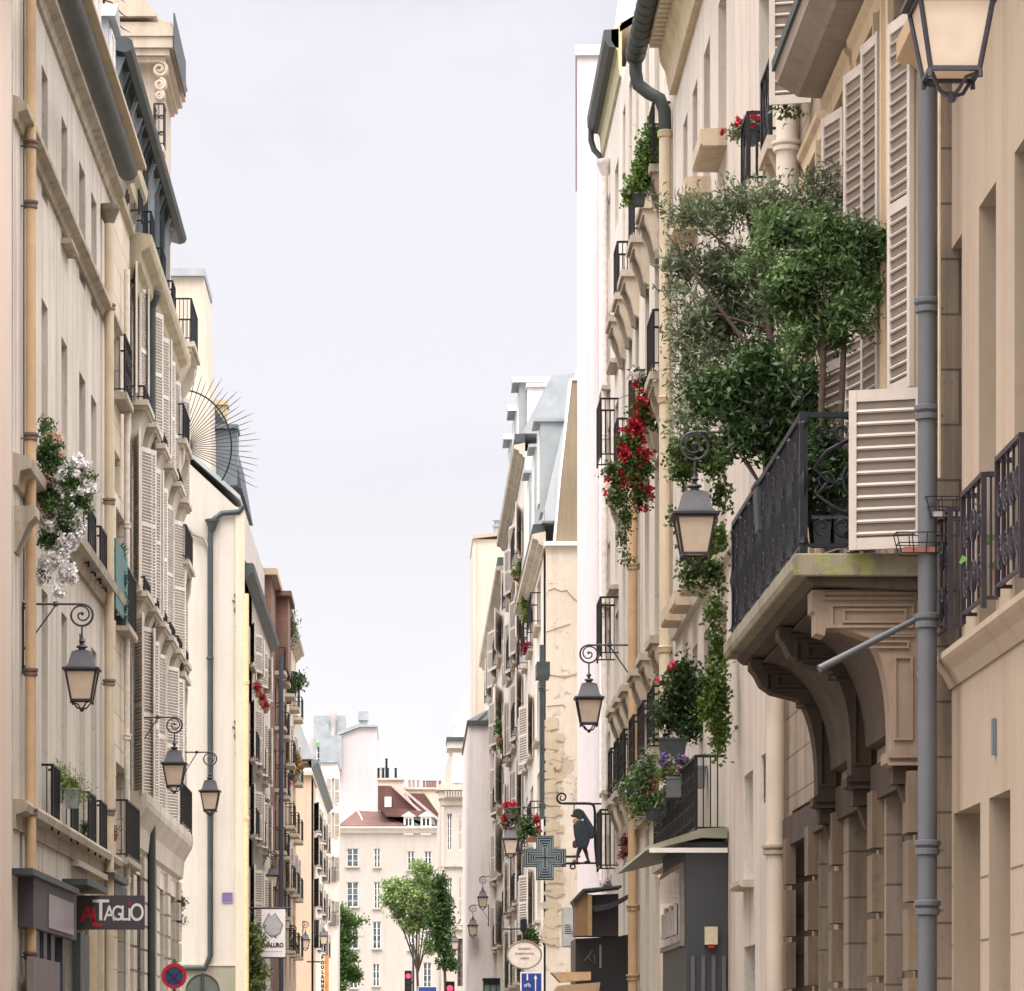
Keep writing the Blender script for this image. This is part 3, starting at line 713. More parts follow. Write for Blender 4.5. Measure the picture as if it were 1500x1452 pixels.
m = MB(); m.box(b.u(376), b.u(384), .8, 2.2, zt+.5, z(840, 378)); b.part('chimney', m, CHIM)
m = MB(); m.lathe([(.45, 0), (.45, 1.4), (.6, 1.5), (.6, 1.7), (.3, 2.2), (.3, 2.6)], 10, (b.u(382), 1.5, z(842, 378))); b.part('flue', m, ZINCL, 40)
b.pipe(361, .2, 870, 1452, .08, paint('#dcbf92'), (1000, 1200), zb=0)

# ---- brick house
b6 = b = Bld('brick_house', 'brown brick house with green balcony plants taller than its pale neighbour', 'house', 'L', 399, X=-5.5)
z = b.z
for ri, py in enumerate((930, 1010, 1100, 1190, 1280)):
    for bi, (a, c) in enumerate([(402.5, 404.5), (408, 410)]):
        b.window(b.u(a), b.u(c), z(py+62, 405), z(py, 405), depth=.25, rail=BLACK, railo=(1.0, .4, 'bars'), sill=M3, sillkw=dict(d=.42, t=.16))
b.finish(b.u(397), b.u(414), z(850, 399), BRICK, body=9)
zt = z(850, 399)
m = MB().box(b.u(396.5), b.u(414), -.25, 9, zt, zt+.25); b.part('coping', m, plaster('#b09a80'))
m = MB().box(b.u(404), b.u(409), -.5, 1.5, zt-3.2, zt-.2); m.box(b.u(403.5), b.u(409.5), -.65, 1.6, zt-.2, zt-.0+-.002); b.part('chimney', m, BRICK)
b.pipe(412, .6, 960, 1452, .09, paint('#3d3f4a'), (1100,), zb=0)

# ---- house with deep balconies
b = Bld('balcony_house', 'grey and cream house with plant filled balconies past the brick house', 'house', 'L', 418, X=-5.5)
z = b.z
for ri, py in enumerate((960, 1060, 1150, 1240, 1330)):
    for bi, (a, c) in enumerate([(417, 419.5), (424, 426), (429.5, 431.5)]):
        b.window(b.u(a), b.u(c), z(py+66, 420), z(py, 420), depth=.25, shut=SHP if ri % 2 else None, rail=BLACK, railo=(1.0, .4, 'bars'), sill=M3, sillkw=dict(d=.4, t=.14))
b.finish(b.u(414.2), b.u(434), z(910, 416), plaster('#c8b79c', .1, .4))
zt = z(910, 416)
b.band(b.u(414.2), b.u(434), zt, CORN, M3)
m = MB().prism([(.2, zt+.5), (1.2, zt+3), (8, zt+3.4), (8, zt+.5)], b.u(414.2), b.u(434), 'x'); b.part('mansard', m, ZINC)

# ---- pink gable house farther on
Y7 = F*5.5/144
b = Bld('pink_gable_house', 'narrow pinkish cream gable standing between the balcony house and the zinc roofs', 'house', 'G', 456, Y=Y7)
xs, z = b.u, b.z
m = MB().box(xs(425), xs(456), 0, 10, 0, z(1136, 440)); b.part('wall', m, plaster('#c9af98', .05, .25))
m = MB().box(xs(424), xs(458), -.3, 10, z(1136, 440)+.002, z(1130, 440)); b.part('coping', m, M3)
m = MB().prism([(xs(425), z(1040, 425)), (xs(440), z(1040, 440)), (xs(446), z(1100, 446)), (xs(456), z(1129, 456)), (xs(425), z(1129, 425))], 2, 9, 'y'); b.part('chimney_wall', m, plaster('#e0d2bc', .05, .25))
b = Bld('zinc_roof_house', 'cream terraced house with grey zinc roof edge and window baskets near the street end', 'house', 'L', 457, X=-5.5)
z = b.z
for ri, py in enumerate((1180, 1230, 1290, 1350)):
    for a, c in [(459, 461), (465, 467), (472, 474)]:
        b.window(b.u(a), b.u(c), z(py+40, 460), z(py, 460), depth=.25, shut=SHW, rail=BLACK, railo=(.9, .4, 'bars'))
b.finish(b.u(456.2), b.u(480), z(1130, 458), plaster('#e2d6c6', .05, .2))
zt = z(1130, 458); b.band(b.u(456.2), b.u(480), zt, CORN, ZINC)
m = MB().prism([(-.1, zt+.5), (.8, zt+3), (8, zt+3.6), (8, zt+.5)], b.u(456.2), b.u(480), 'x'); b.part('mansard', m, ZINCL)
b = Bld('white_end_house', 'slim white house with dark windows closing the left side of the street', 'house', 'G', 494, Y=F*5.5/119)
xs, z = b.u, b.z
for py in (1140, 1190, 1255, 1320):
    b.window(xs(486), xs(489.5), z(py+38, 488), z(py, 488), depth=.25, rail=BLACK if py > 1190 else None, railo=(1.0, .3, 'bars'), shut=SHW, shw=.4)
b.finish(xs(470), xs(494.5), z(1118, 488), plaster('#ece2d8', .04, .2), body=8)
m = MB().prism([(xs(468), z(1117.5, 468)), (xs(495.5), z(1117.5, 495)), (xs(495.5), z(1112, 495)), (xs(480), z(1060, 480)), (xs(468), z(1060, 468))], -.2, 8, 'y'); b.part('mansard', m, ZINCL)
# ---- white tower house with zinc dormer behind the square
YB = 335; 
b = Bld('white_block', 'tall white blank walled block with a grey zinc dormer and green blind', 'apartment block', 'G', 500, Y=YB)
xs, z = b.u, b.z; WH = plaster('#c0b9b9', .03, .2)
m = MB(); m.prism([(xs(440), 0), (xs(552), 0), (xs(552), z(1066, 552)), (xs(528), z(1066, 528)), (xs(496), z(1078, 496)), (xs(440), z(1078, 440))], 0, 14, 'y'); b.part('wall', m, WH)
m = MB(); m.box(xs(459), xs(505), 1, 8, z(1078, 459), z(1047, 459)); b.part('attic', m, ZINCL)
m = MB(); m.prism([(xs(494), z(1078, 494)), (xs(527), z(1065.5, 527)), (xs(553), z(1065.5, 553)), (xs(553), z(1063, 553)), (xs(525), z(1061, 525)), (xs(494), z(1073, 494))], -.3, 14, 'y'); b.part('roof_edge', m, ZINCL)
m = MB(); m.box(xs(526), xs(538), 1, 2, z(1064, 530), z(1054, 530)); m.box(xs(524.5), xs(539.5), .8, 2.2, z(1053.9, 530), z(1041, 530)); b.part('flue', m, ZINCL)
m = MB().lathe([(.22, 0), (.22, 1.2), (.36, 1.5), (.36, 2.3), (.24, 2.6)], 10, (xs(488), .5, z(1078, 488))); b.part('chimney_pot', m, paint('#b3aca8'), 40)
m = MB(); m.box(xs(460), xs(501), -.9, 0, z(1128, 460), z(1078.5, 460)); dz = b.part('dormer', m, ZINCL)
w = obj('window', window_mesh(1.2, 2.1, FRW), dz, (xs(474), -1.0, z(1121, 470))); obj('pane', pane_mesh(1.2, 2.1, GL), w)
m = MB().box(xs(464), xs(483), -1.12, -1.03, z(1096, 470), z(1089, 470)); part('blind', m, paint('#5f9a68'), dz)

# ---- end house with red tiled roofs
YE = 300
b = Bld('end_house', 'cream house with red tiled roofs and dormers closing the end of the street', 'house', 'G', 500, Y=YE)
xs, z = b.u, b.z; CE = plaster('#b9b1a8', .04, .25)
FB = paint('#7a4a40')
for (a, c, t, bo, sh) in ((508, 525, 1243, 1270, 1), (548, 557, 1243, 1271, 0), (597, 607, 1247, 1275, 0), (622, 632, 1247, 1275, 0),
                      (508, 525, 1292, 1329, 0), (548, 557, 1292, 1331, 0), (600, 610, 1294, 1330, 0), (546, 558, 1350, 1390, 0), (508, 525, 1350, 1390, 0), (598, 606, 1345, 1392, 0),
                      (546, 556, 1412, 1445, 0), (512, 524, 1414, 1448, 0), (622, 632, 1345, 1390, 0), (620, 632, 1410, 1448, 0)):
    b.window(xs(a), xs(c), z(bo, a), z(t, a), frame=FRW, glass=GLL, sill=CE, depth=.18, sillkw=dict(d=.18, t=.14))
zt = z(1221, 500)
b.finish(xs(493), xs(642), zt, CE, depth=.18, body=10)
b.band(xs(490), xs(642), zt, [(0, 0), (.2, .05), (.25, .3), (.5, .4), (.52, .55), (0, .6)], plaster('#cfc6bc', .05, .3))
m = MB(); zr = zt+.61
def P(px, py, d): return (xs(px), d, z(py, px))
# hipped lower roof
A, B_, C_, D_ = (xs(495), -.4, zr), (xs(596), -.4, zr), (xs(560), 3.2, z(1186, 560)), (xs(522), 3.2, z(1184, 522))
m.add([A, B_, C_, D_, (xs(495), 9, zr), (xs(596), 9, zr)], [(0, 1, 2, 3), (0, 3, 4), (1, 5, 2), (3, 2, 5, 4)]); b.part('roof', m, REDTILE)
m = MB(); m.prism([(xs(553), z(1205, 553)), (xs(553), z(1146, 553)), (xs(574), z(1146, 574)), (xs(622), z(1190, 622)), (xs(640), z(1205, 640)), (xs(640), zr), (xs(560), zr)], 4, 9, 'y'); b.part('roof', m, REDTILE)
m = MB(); m.prism([(xs(598), z(1155, 598)), (xs(622), z(1155, 622)), (xs(650), z(1195, 650)), (xs(650), z(1215, 650)), (xs(622), z(1190, 622))], 6, 10, 'y'); b.part('roof', m, REDTILE)
m = MB(); m.prism([(xs(556), z(1182, 556)), (xs(620), z(1188, 620)), (xs(634), z(1194, 634)), (xs(634), z(1197, 634)), (xs(566), z(1196, 566))], .2, 4, 'y'); b.part('roof_strip', m, REDTILE)
m = MB(); m.prism([(xs(592), zr), (xs(592), z(1196, 592)), (xs(634), z(1196, 634)), (xs(642), z(1222, 642)), (xs(642), zr)], .4, 4, 'y'); b.part('dormer_wall', m, plaster('#8d9c98', .08, .3))
m = MB()
for (p0, p1) in (((574, 1146), (624, 1192)), ((590, 1152), (642, 1196)), ((556, 1182), (566, 1196)), ((522, 1184), (538, 1216))):
    a_ = Vector(P(*p0, 3.7 if p0[0] != 522 else 3.1)); c_ = Vector(P(*p1, 3.7 if p0[0] != 522 else -.4)); b.part('flashing', MB().bar(a_, c_, .13, .2), paint('#b9aea6'))
for a, c in ((593, 604), (618, 630)):
    wd, hh = xs(c)-xs(a), z(1198, a)-z(1222, a)
    m = MB().box(xs(a)-.1, xs(c)+.1, -.1, 1, z(1222, a)-.1, z(1198, a)+.1); m.prism([(xs(a)-.3, z(1198, a)+.1), (xs(c)+.3, z(1198, a)+.1), ((xs(a)+xs(c))/2, z(1198, a)+.5)], -.3, 1.5, 'y')
    d = b.part('dormer', m, FRW); w = obj('window', window_mesh(round(wd, 2), round(hh, 2), FRW), d, ((xs(a)+xs(c))/2, -.16, z(1222, a))); obj('pane', pane_mesh(round(wd, 2), round(hh, 2), GL), w)
m = MB().box(xs(563), xs(573), 3.6, 3.95, z(1178, 563), z(1163, 563)); d = b.part('skylight', m, FRW)
CH = plaster('#d8c6b4', .06, .3)
m = MB().box(xs(552), xs(591), 9.2, 11, z(1190, 552), z(1131, 552)); m.box(xs(551), xs(592), 9.0, 11.2, z(1130.9, 552), z(1128, 552)); c = b.part('chimney', m, CH)
def pots(b, par, pxs, py, y, mat, h=.7):
    for px in pxs: part('chimney_pot', MB().lathe([(.11, 0), (.09, h), (.12, h), (.12, h+.1)], 8, (b.u(px), y, b.z(py, px))), mat, par)
pots(b, c, (553, 560, 567, 579), 1128, 10, BLACK, .8); pots(b, c, (565,), 1128, 10, BLACK, 1.6)
m = MB().box(xs(592), xs(640), 11, 13, z(1190, 592), z(1143, 592)); m.box(xs(591), xs(652), 10.8, 13.2, z(1142.9, 592), z(1140, 592)); m.box(xs(640), xs(651), 11, 13, z(1200, 640), z(1142.9, 640)); c = b.part('chimney', m, CH)
pots(b, c, (600, 606, 613), 1140, 12, paint('#8a8078'), .6); pots(b, c, (622, 627, 631, 635, 639, 646), 1140, 12, paint('#7a554e'), .55)
m = MB(); m.tube([(xs(558), 10, z(1128, 558)), (xs(558), 10, z(1110, 558))], .04, 5)
for i in range(6): m.tube([(xs(553), 10, z(1112+i*1.2, 553)), (xs(564), 10, z(1110+i*1.2, 564))], .02, 4)
b.part('aerial', m, ZINCL)

# ---- trees on the square
def tree(label, px, Y, topy, blobs, n, seed, mat, trunkr=.13):
    g = ray(px, HY, Y); g.z = 0
    t = thing('tree', label, 'tree', g, 0, 'trees at the end of the street')
    k = Y/F
    bl = [((bx-px)*k, dy, EYE+(HY-by)*k, r*k, r*k*.9, r*k*.8) for bx, by, r, dy in [(*q_, 0)[:4] for q_ in blobs]]
    obj('crown', leaf_mesh('crown', bl, n, .16, .26, mat, seed, per=10, spread=.34, surf=.6, clump=4), t)
    m = MB(); zt = EYE+(HY-topy)*k
    m.tube([(0, 0, -.3), (.05, 0, zt*.3), (-.1, 0, zt*.55), (0, 0, zt*.8)], [trunkr, trunkr*.8, trunkr*.6, trunkr*.2], 8)
    for c in bl[::2]: m.tube([(0, 0, zt*.45), (c[0]*.5, c[1]*.5, (zt*.5+c[2])/2), (c[0], c[1], c[2])], [trunkr*.45, trunkr*.3, .03], 6)
    part('trunk', m, BARK, t, 60); return t
tree('dense green tree at the left of the square before the cream end house', 500, 262, 1312,
     [(496, 1340, 22, 0), (508, 1352, 20, 1), (490, 1365, 24, -1), (515, 1375, 15, 0), (500, 1400, 24, 0), (512, 1430, 20, 1), (488, 1440, 24, 0), (524, 1350, 8, 0)], 11000, 3, TREEG)
tree('airy light green tree spreading before the cream end house', 612, 268, 1258,
     [(618, 1280, 26, 0), (600, 1302, 30, 1), (630, 1300, 26, 0), (610, 1318, 34), (580, 1312, 22, 0), (612, 1330, 26, -1), (640, 1330, 22, 0), (590, 1345, 14, 1), (566, 1298, 12, 0), (620, 1300, 30, 0), (596, 1322, 22), (638, 1365, 18, 0), (628, 1390, 14, 0), (600, 1350, 20), (575, 1330, 16), (625, 1350, 26)], 17000, 4, leafmat('#45611f', '#a9bd7c'))
tree('narrow dark green tree against the right hand houses', 652, 240, 1225,
     [(646, 1290, 8, 0), (645, 1308, 12, 0), (648, 1328, 14, 0), (652, 1350, 15, 0), (648, 1372, 15, 0), (650, 1392, 14, 0), (655, 1415, 14, 0), (636, 1350, 12)], 7500, 5, GREEN)

# ---- right far: classical corner house
b = Bld('pilastered_house', 'pale classical corner house with louvred shutters and a bracketed attic cornice', 'house', 'G', 650, Y=250)
xs, z = b.u, b.z; C9 = plaster('#c0b8ae', .04, .25)
b.window(xs(672), xs(681), z(1246, 672), z(1192, 672), shut=SHW, closed=True, frame=FRW)
b.window(xs(672), xs(681), z(1346, 672), z(1286, 672), shut=SHW, closed=True, frame=FRW)
b.window(xs(670), xs(682), z(1445, 672), z(1375, 672), frame=paint('#7b5a50'))
b.window(xs(655), xs(662), z(1246, 655), z(1192, 655), frame=FRW); b.window(xs(655), xs(662), z(1346, 655), z(1286, 655), frame=FRW)
zt = z(1170, 655)
b.finish(xs(645), xs(690), zt, C9, body=30)
m = MB()
for i, (ya, yb, ex) in enumerate(((1180, 1170, 1), (1169.9, 1158, 4), (1157.9, 1150, 8))): m.box(xs(647-ex), xs(690), -ex*.05-.1, 3, z(ya, 650), z(yb, 650))
b.part('cornice', m, M3)
for ya, yb, ex in ((1362, 1358, 3), (1270, 1267, 2)): b.part('string_course', MB().box(xs(647-ex), xs(690), -ex*.05-.1, 0, z(ya, 650), z(yb, 650)), M3)
m = MB()
for i in range(9): m.box(xs(652+i*4), xs(654+i*4), -.7, 0, z(1168, 655), z(1160, 655))
b.part('modillions', m, C9)
m = MB(); m.box(xs(658), xs(690), .4, 4, z(1150, 658), z(1096, 658)); m.box(xs(655), xs(690), .0, 4.2, z(1095.9, 655), z(1086, 655)); m.prism([(xs(650), z(1150, 650)), (xs(658), z(1150, 658)), (xs(658), z(1110, 658)), (xs(654), z(1120, 654))], .6, 1.4, 'y'); at = b.part('attic', m, C9)
m = MB(); m.box(xs(663), xs(679), .3, .38, z(1146, 663), z(1102, 663)); part('attic_panel', m, plaster('#f0e8da', .03, .1), at)
m = MB(); m.box(xs(654), xs(690), -.15, 4.3, z(1085.9, 655), z(1080, 655)); b.part('attic_coping', m, ZDARK)
m = MB(); m.prism([(xs(663), z(1080, 663)), (xs(690), z(1080, 690)), (xs(690), z(1000, 690)), (xs(684), z(1000, 684)), (xs(672), z(1040, 672))], 5, 9, 'y'); b.part('roof', m, plaster('#cfc6c4', .05, .2))
m = MB(); m.box(xs(681), xs(689), 6, 7, z(1040, 681), z(1003, 681)); m.box(xs(667), xs(670), 6, 7, z(1050, 667), z(1030, 667)); b.part('chimney', m, FRW)
m = MB()
for x0, x1 in ((646, 651), (684, 687)): m.box(xs(x0), xs(x1), -.15, 0, 0, z(1182, 650))
b.part('pilaster', m, C9)

# ---- white shed-roofed house
Y8 = 170
b = Bld('white_blank_house', 'bright white blank wall with a small zinc lean-to roof on top', 'house', 'G', 700, Y=Y8)
xs, z = b.u, b.z
m = MB().box(xs(686), xs(729), 0, 18, 0, z(1062, 690)); b.part('wall', m, plaster('#d6cdca', .03, .3))
m = MB().box(xs(684), xs(727), -.2, 18, z(1061.9, 690), z(1056, 690)); b.part('coping', m, ZDARK)
m = MB().prism([(xs(684), z(1055.8, 684)), (xs(727), z(1055.8, 727)), (xs(727), z(1037, 727)), (xs(720), z(1037, 720))], -.1, 16, 'y'); b.part('roof', m, ZINCL)
for px in (699, 712):
    m = MB().bar((xs(px), -.14, z(1056, px)), (xs(px+14), -.14, z(1043, px+14)), .06); b.part('roof_seam', m, ZINC)

# ---- tall blank chimney wall
b = Bld('tall_blank_house', 'tall bare beige party wall topped by a small brick chimney', 'house', 'G', 700, Y=195)
xs, z = b.u, b.z
m = MB().box(xs(693), xs(760), 0, 8, 0, z(790, 700)); m.box(xs(693), xs(697), -.12, 0, 0, z(800, 700)); b.part('wall', m, plaster('#c2b6a7', .05, .35, dirtcol='#a8957e'))
m = MB().prism([(xs(692), z(789.8, 692)), (xs(748), z(783, 748)), (xs(748), z(778, 748)), (xs(712), z(783, 712)), (xs(692), z(789, 692)+.15)], -.2, 8, 'y'); b.part('coping', m, plaster('#b9a68c', .1, .3))
m = MB().box(xs(723), xs(744), 2, 3.4, z(785, 723), z(776, 723)); c = b.part('chimney', m, CHIM)
part('chimney_pot', MB().lathe([(.2, 0), (.2, .5), (.28, .52), (.28, .6), (.16, .62), (.16, .8), (.3, .85)], 10, (xs(730), 2.7, z(776, 730))), ZINCL, c)
PK = plaster('#ddd5ca', .07, .45)
# ---- far terrace on the right (two houses), seen edge-on
def terrace(name, label, px0, px1, eave_py, eave_px, bays, rows, wall, rail, gut, mans, sh=True, vp=600):
    b = Bld(name, label, 'house', 'R', px0, X=4.0, vp=vp); z = b.z
    for ri, (t, bo) in enumerate(rows):
        for bi, (a, c) in enumerate(bays):
            pr = bays[0][0]
            b.window(b.u(a), b.u(c), z(bo, pr), z(t, pr), shut=(SHW if (ri+bi) % 2 else SHP) if sh else None, shang=(8+2*bi, 10-ri), depth=.25, sill=M3,
                     rail=BLACK if (ri+bi) % 2 == 0 and rail else None, railo=(.95, .3, 'bars'))
    zt = z(eave_py, eave_px)
    b.finish(b.u(px0), b.u(px1), zt, wall)
    b.band(b.u(px0), b.u(px1), zt-.2, CORN, M3)
    b.band(b.u(px0), b.u(px1), zt+.3, [(0, 0), (.28, .0), (.36, .12), (.35, .3), (0, .32)], gut, name='gutter')
    if mans:
        m = MB().prism([(-.1, zt+.62), (.9, zt+mans), (8, zt+mans+1), (8, zt+.62)], b.u(px0), b.u(px1), 'x'); b.part('mansard', m, ZINCL)
    return b, zt
b, zt = terrace('far_terrace_house', 'pale shuttered house with copper green gutter before the tall bare party wall', 741, 712, 985, 711,
    [(736, 732), (728, 725.5), (721, 719)], [(900, 960), (1010, 1075), (1110, 1180), (1210, 1280), (1320, 1385)], PK, True, paint('#5d6b66'), 0)
b, zt = terrace('dormered_terrace_house', 'cream shuttered house with stacked zinc dormers and a flower balcony', 769, 741.2, 800, 742,
    [(765, 761), (757, 753.5), (750, 747)], [(745, 815), (860, 940), (985, 1070), (1115, 1200), (1240, 1320), (1350, 1440)], PK, True, ZDARK, 2.6)
for i, px in enumerate((764, 757, 750)):
    x = b.u(px); m = MB().box(x-.9, x+.9, -.1, 2, zt+.64, zt+2.9); m.prism([(x-1.1, zt+2.9), (x+1.1, zt+2.9), (x, zt+3.3)], -.35, 2.1, 'y'); d = b.part('dormer', m, ZINCL)
    obj('window', window_mesh(1.1, 1.8, FRW), d, (x, -.16, zt+.8))
m = MB().box(b.u(756), b.u(748), 2.2, 3.4, zt+1, b.z(708, 748)); b.part('chimney', m, PK)
# rough party-wall house
YG = F*4.0/200
b = Bld('party_wall_house', 'house with a rough peeling party wall and dark green drainpipe beside the white tower', 'house', 'G', 800, Y=YG)
xs, z = b.u, b.z
RG = plaster('#cfc2b0', .08, .45, patch=.75, patchcol='#b09a7e', bump=.9, dirtcol='#8e7a62')
m = MB().box(xs(800), xs(870), 0, 2, 0, z(800, 800)); b.part('party_wall', m, RG)
m = MB().box(xs(798), xs(870), -.15, .6, z(800, 800)+.002, z(794, 800)); b.part('coping', m, FRW)
m = MB().prism([(xs(814), z(793.8, 815)), (xs(822), z(700, 822)), (xs(838), z(556, 838)), (xs(870), z(556, 870)), (xs(870), z(793.8, 870))], .2, 1.2, 'y'); b.part('roof_gable', m, plaster('#8d7f68', .08, .5, dirtcol='#4f4638'))
m = MB(); m.prism([(xs(811), z(793.8, 815)), (xs(819), z(700, 822)), (xs(835), z(553, 838)), (xs(870), z(553, 870)), (xs(870), z(555.8, 870)), (xs(838.2), z(555.8, 838)), (xs(822.2), z(700, 822)), (xs(814.2), z(793.8, 815))], .15, 1.25, 'y'); b.part('verge', m, FRW)
# rubble patch and cracks on the party wall
m = MB(); rg = random.Random(4)
for i in range(150):
    px, py = 801+rg.random()*17*(1 if i % 3 else .6), 1055+rg.random()*330
    w_ = .08+.14*rg.random(); x = xs(px); zz = z(py, px); a = rg.random()*.5
    m.obox((x, -.01, zz), (w_*1.8, .06+.05*rg.random(), w_), Matrix.Rotation(a-.25, 3, 'Y'))
b.part('rubble', m, plaster('#b7a88f', .15, .4), label='exposed rubble stones at the lower left of the party wall')
m = MB()
for pts in (((803, 865), (812, 861), (822, 866), (830, 864), (840, 876), (848, 882)), ((800, 925), (815, 920), (835, 914)), ((802, 988), (820, 990), (846, 988)), ((801, 1034), (812, 1033), (825, 1032), (828, 1036)), ((846, 985), (828, 992), (800, 987))):
    b.part('plaster_ridge', MB().tube([(xs(a), -.0, z(c_, a)) for a, c_ in pts], .03, 5), plaster('#b5a48c', .1, .5))
# its street front
b = Bld('mansard_front_house', 'street front with light zinc mansard and vertical dark green pipe beside the peeling wall', 'house', 'R', 799.5, X=4.0)
z = b.z
for ri, (t, bo) in enumerate(((830, 905), (980, 1075), (1120, 1215), (1255, 1345))):
    for bi, (a, c) in enumerate([(792, 787), (781, 777), (773, 770.5)]):
        b.window(b.u(a), b.u(c), z(bo, 795), z(t, 795), shut=(SHP if ri % 2 and bi else None), shang=(8, 12), depth=.25, sill=M3, rail=BLACK if ri in (0, 2) else None, railo=(.95, .3, 'bars'))
zt = z(800, 799)
b.finish(b.u(799.4), b.u(769.2), zt, plaster('#d8cfc1', .08, .45), body=6)
b.band(b.u(799.4), b.u(769.2), zt-.1, CORN, M3)
b.band(b.u(798), b.u(769.2), zt+.42, [(0, 0), (.28, .0), (.36, .12), (.35, .3), (0, .32)], ZDARK, name='gutter')
m = MB().prism([(-.1, zt+.75), (.9, zt+5.2), (5, zt+5.6), (5, zt+.75)], b.u(799), b.u(769.2), 'x'); b.part('mansard', m, plaster('#b4bbc0', .06, .3, joint=(.6, 30), dirtcol='#868e94'))
for i, px in enumerate((795, 787, 779)):
    x = b.u(px); m = MB().box(x-.8, x+.8, -.1, 2, zt+1.2, zt+3.9); m.box(x-.9, x+.9, -.3, 2, zt+3.9, zt+4.0); d = b.part('dormer', m, ZINCL)
    obj('window', window_mesh(1.1, 2.2, FRW), d, (x, -.16, zt+1.5))
b.pipe(794, .2, 945, 1200, .075, GREENP, (1010, 1180), hopper=False)
x = b.u(796, .2); m = MB().box(x-.3, x+1.0, -.42, -.05, b.z(950, 796, .5), b.z(927, 796, .5)); b.part('gutter_box', m, ZDARK)
# chimney mass behind
b = Bld('pale_slab_house', 'pale plain slab with flat top standing behind the zinc mansards', 'house', 'G', 800, Y=YG+22)
xs, z = b.u, b.z
m = MB().box(xs(773), xs(846), 0, 5, 0, z(567, 773)); b.part('wall', m, plaster('#ddd3d2', .04, .15))
m = MB().box(xs(771), xs(846), -.1, 5.1, z(566.9, 773), z(562, 773)); b.part('coping', m, FRW)
m = MB().box(xs(806), xs(824), -.12, -.003, z(617, 806), z(612, 806)); b.part('vent', m, M3)

# ---- tall white tower wall
YT = 88
b = Bld('white_tower_house', 'very tall plain white rendered wall standing above all its neighbours', 'apartment block', 'G', 845, Y=YT)
xs, z = b.u, b.z
zt = z(82, 850); x0, x1 = xs(845.5), xs(960)
m = MB()
# the street side turns away along a slant, so the footprint is a wedge
sl = (845.5-600)/F
fp = [(x0, 0), (x1, 0), (x1+2, 14), (x0+sl*14, 14)]
m.prism([(p[0], p[1]) for p in fp], 0, zt, 'z'); b.part('wall', m, plaster('#cfc7c8', .03, .4, dirtcol='#aaa0a0', bump=.2))
m = MB(); m.prism([(fp[0][0]-.05, -.08), (fp[1][0], -.08), (fp[2][0], 14), (fp[3][0]-.05, 14)], zt+.001, zt+.25, 'z'); b.part('coping', m, plaster('#d6ccd0', .03, .2))
m = MB().tube([(xs(879.5), -.1, z(170, 880)), (xs(879.5), -.1, z(1290, 880))], .045, 6)
for py in range(200, 1290, 118): m.box(xs(878), xs(881), -.15, 0, z(py+1.5, 880), z(py, 880))
b.part('waste_pipe', m, paint('#d9cfd0'), 40)

# ---- tall house before the white tower
b = Bld('railing_house', 'cream house front beside the white tower wall with a short dark gutter', 'house', 'R', 912, X=4.0)
z = b.z
for ri, (t, bo) in enumerate(((255, 345), (430, 545), (600, 690), (775, 870), (905, 975), (1060, 1150), (1215, 1280))):
    for bi, (a, c) in enumerate([(906, 901), (894, 890)]):
        b.window(b.u(a), b.u(c), z(bo, 900), z(t, 900), depth=.2, sill=M3 if ri % 2 else None, rail=BLACK if (ri in (2, 4, 6) and bi == 0) else None, railo=(1.15, .34, 'bars'))
xa_, xb_ = b.u(911), b.u(884); zt = z(232, 885)
b.finish(xa_, xb_, zt+.2, plaster('#ddd3c6', .05, .3))
b.band(xa_, xb_, zt, [(0, 0), (.05, .05), (.08, .5), (.2, .7), (.2, .9), (0, 1)], plaster('#b5ad88', .1, .4))
gz = EYE+(HY-196)/F*76; m = MB(); m.prism([(-.06, gz), (-.24, gz+.02), (-.33, gz+.14), (-.34, gz+.34), (-.06, gz+.36)], xa_, xb_, 'x'); b.part('gutter', m, ZDARK, 30)
m = MB().prism([(-.04, gz+.3), (.4, gz+3.5), (6, gz+4), (6, zt+.2), (-.04, zt+1.01)], xa_, xb_, 'x'); b.part('mansard', m, plaster('#ddd0c4'))
m = MB(); m.tube([(xb_+.1, -.26, gz+.1), (xb_+.1, -.26, gz-.15), (xb_+.12, -.2, gz-.35), (xb_+.2, -.08, gz-.5), (xb_+.22, -.06, gz-.7)], .06, 10); b.part('gooseneck', m, ZDARK, 50)
b.pipe(886, .1, 238, 1452, .07, paint('#e2dad2', .6), (640, 900), hopper=True, zb=0)

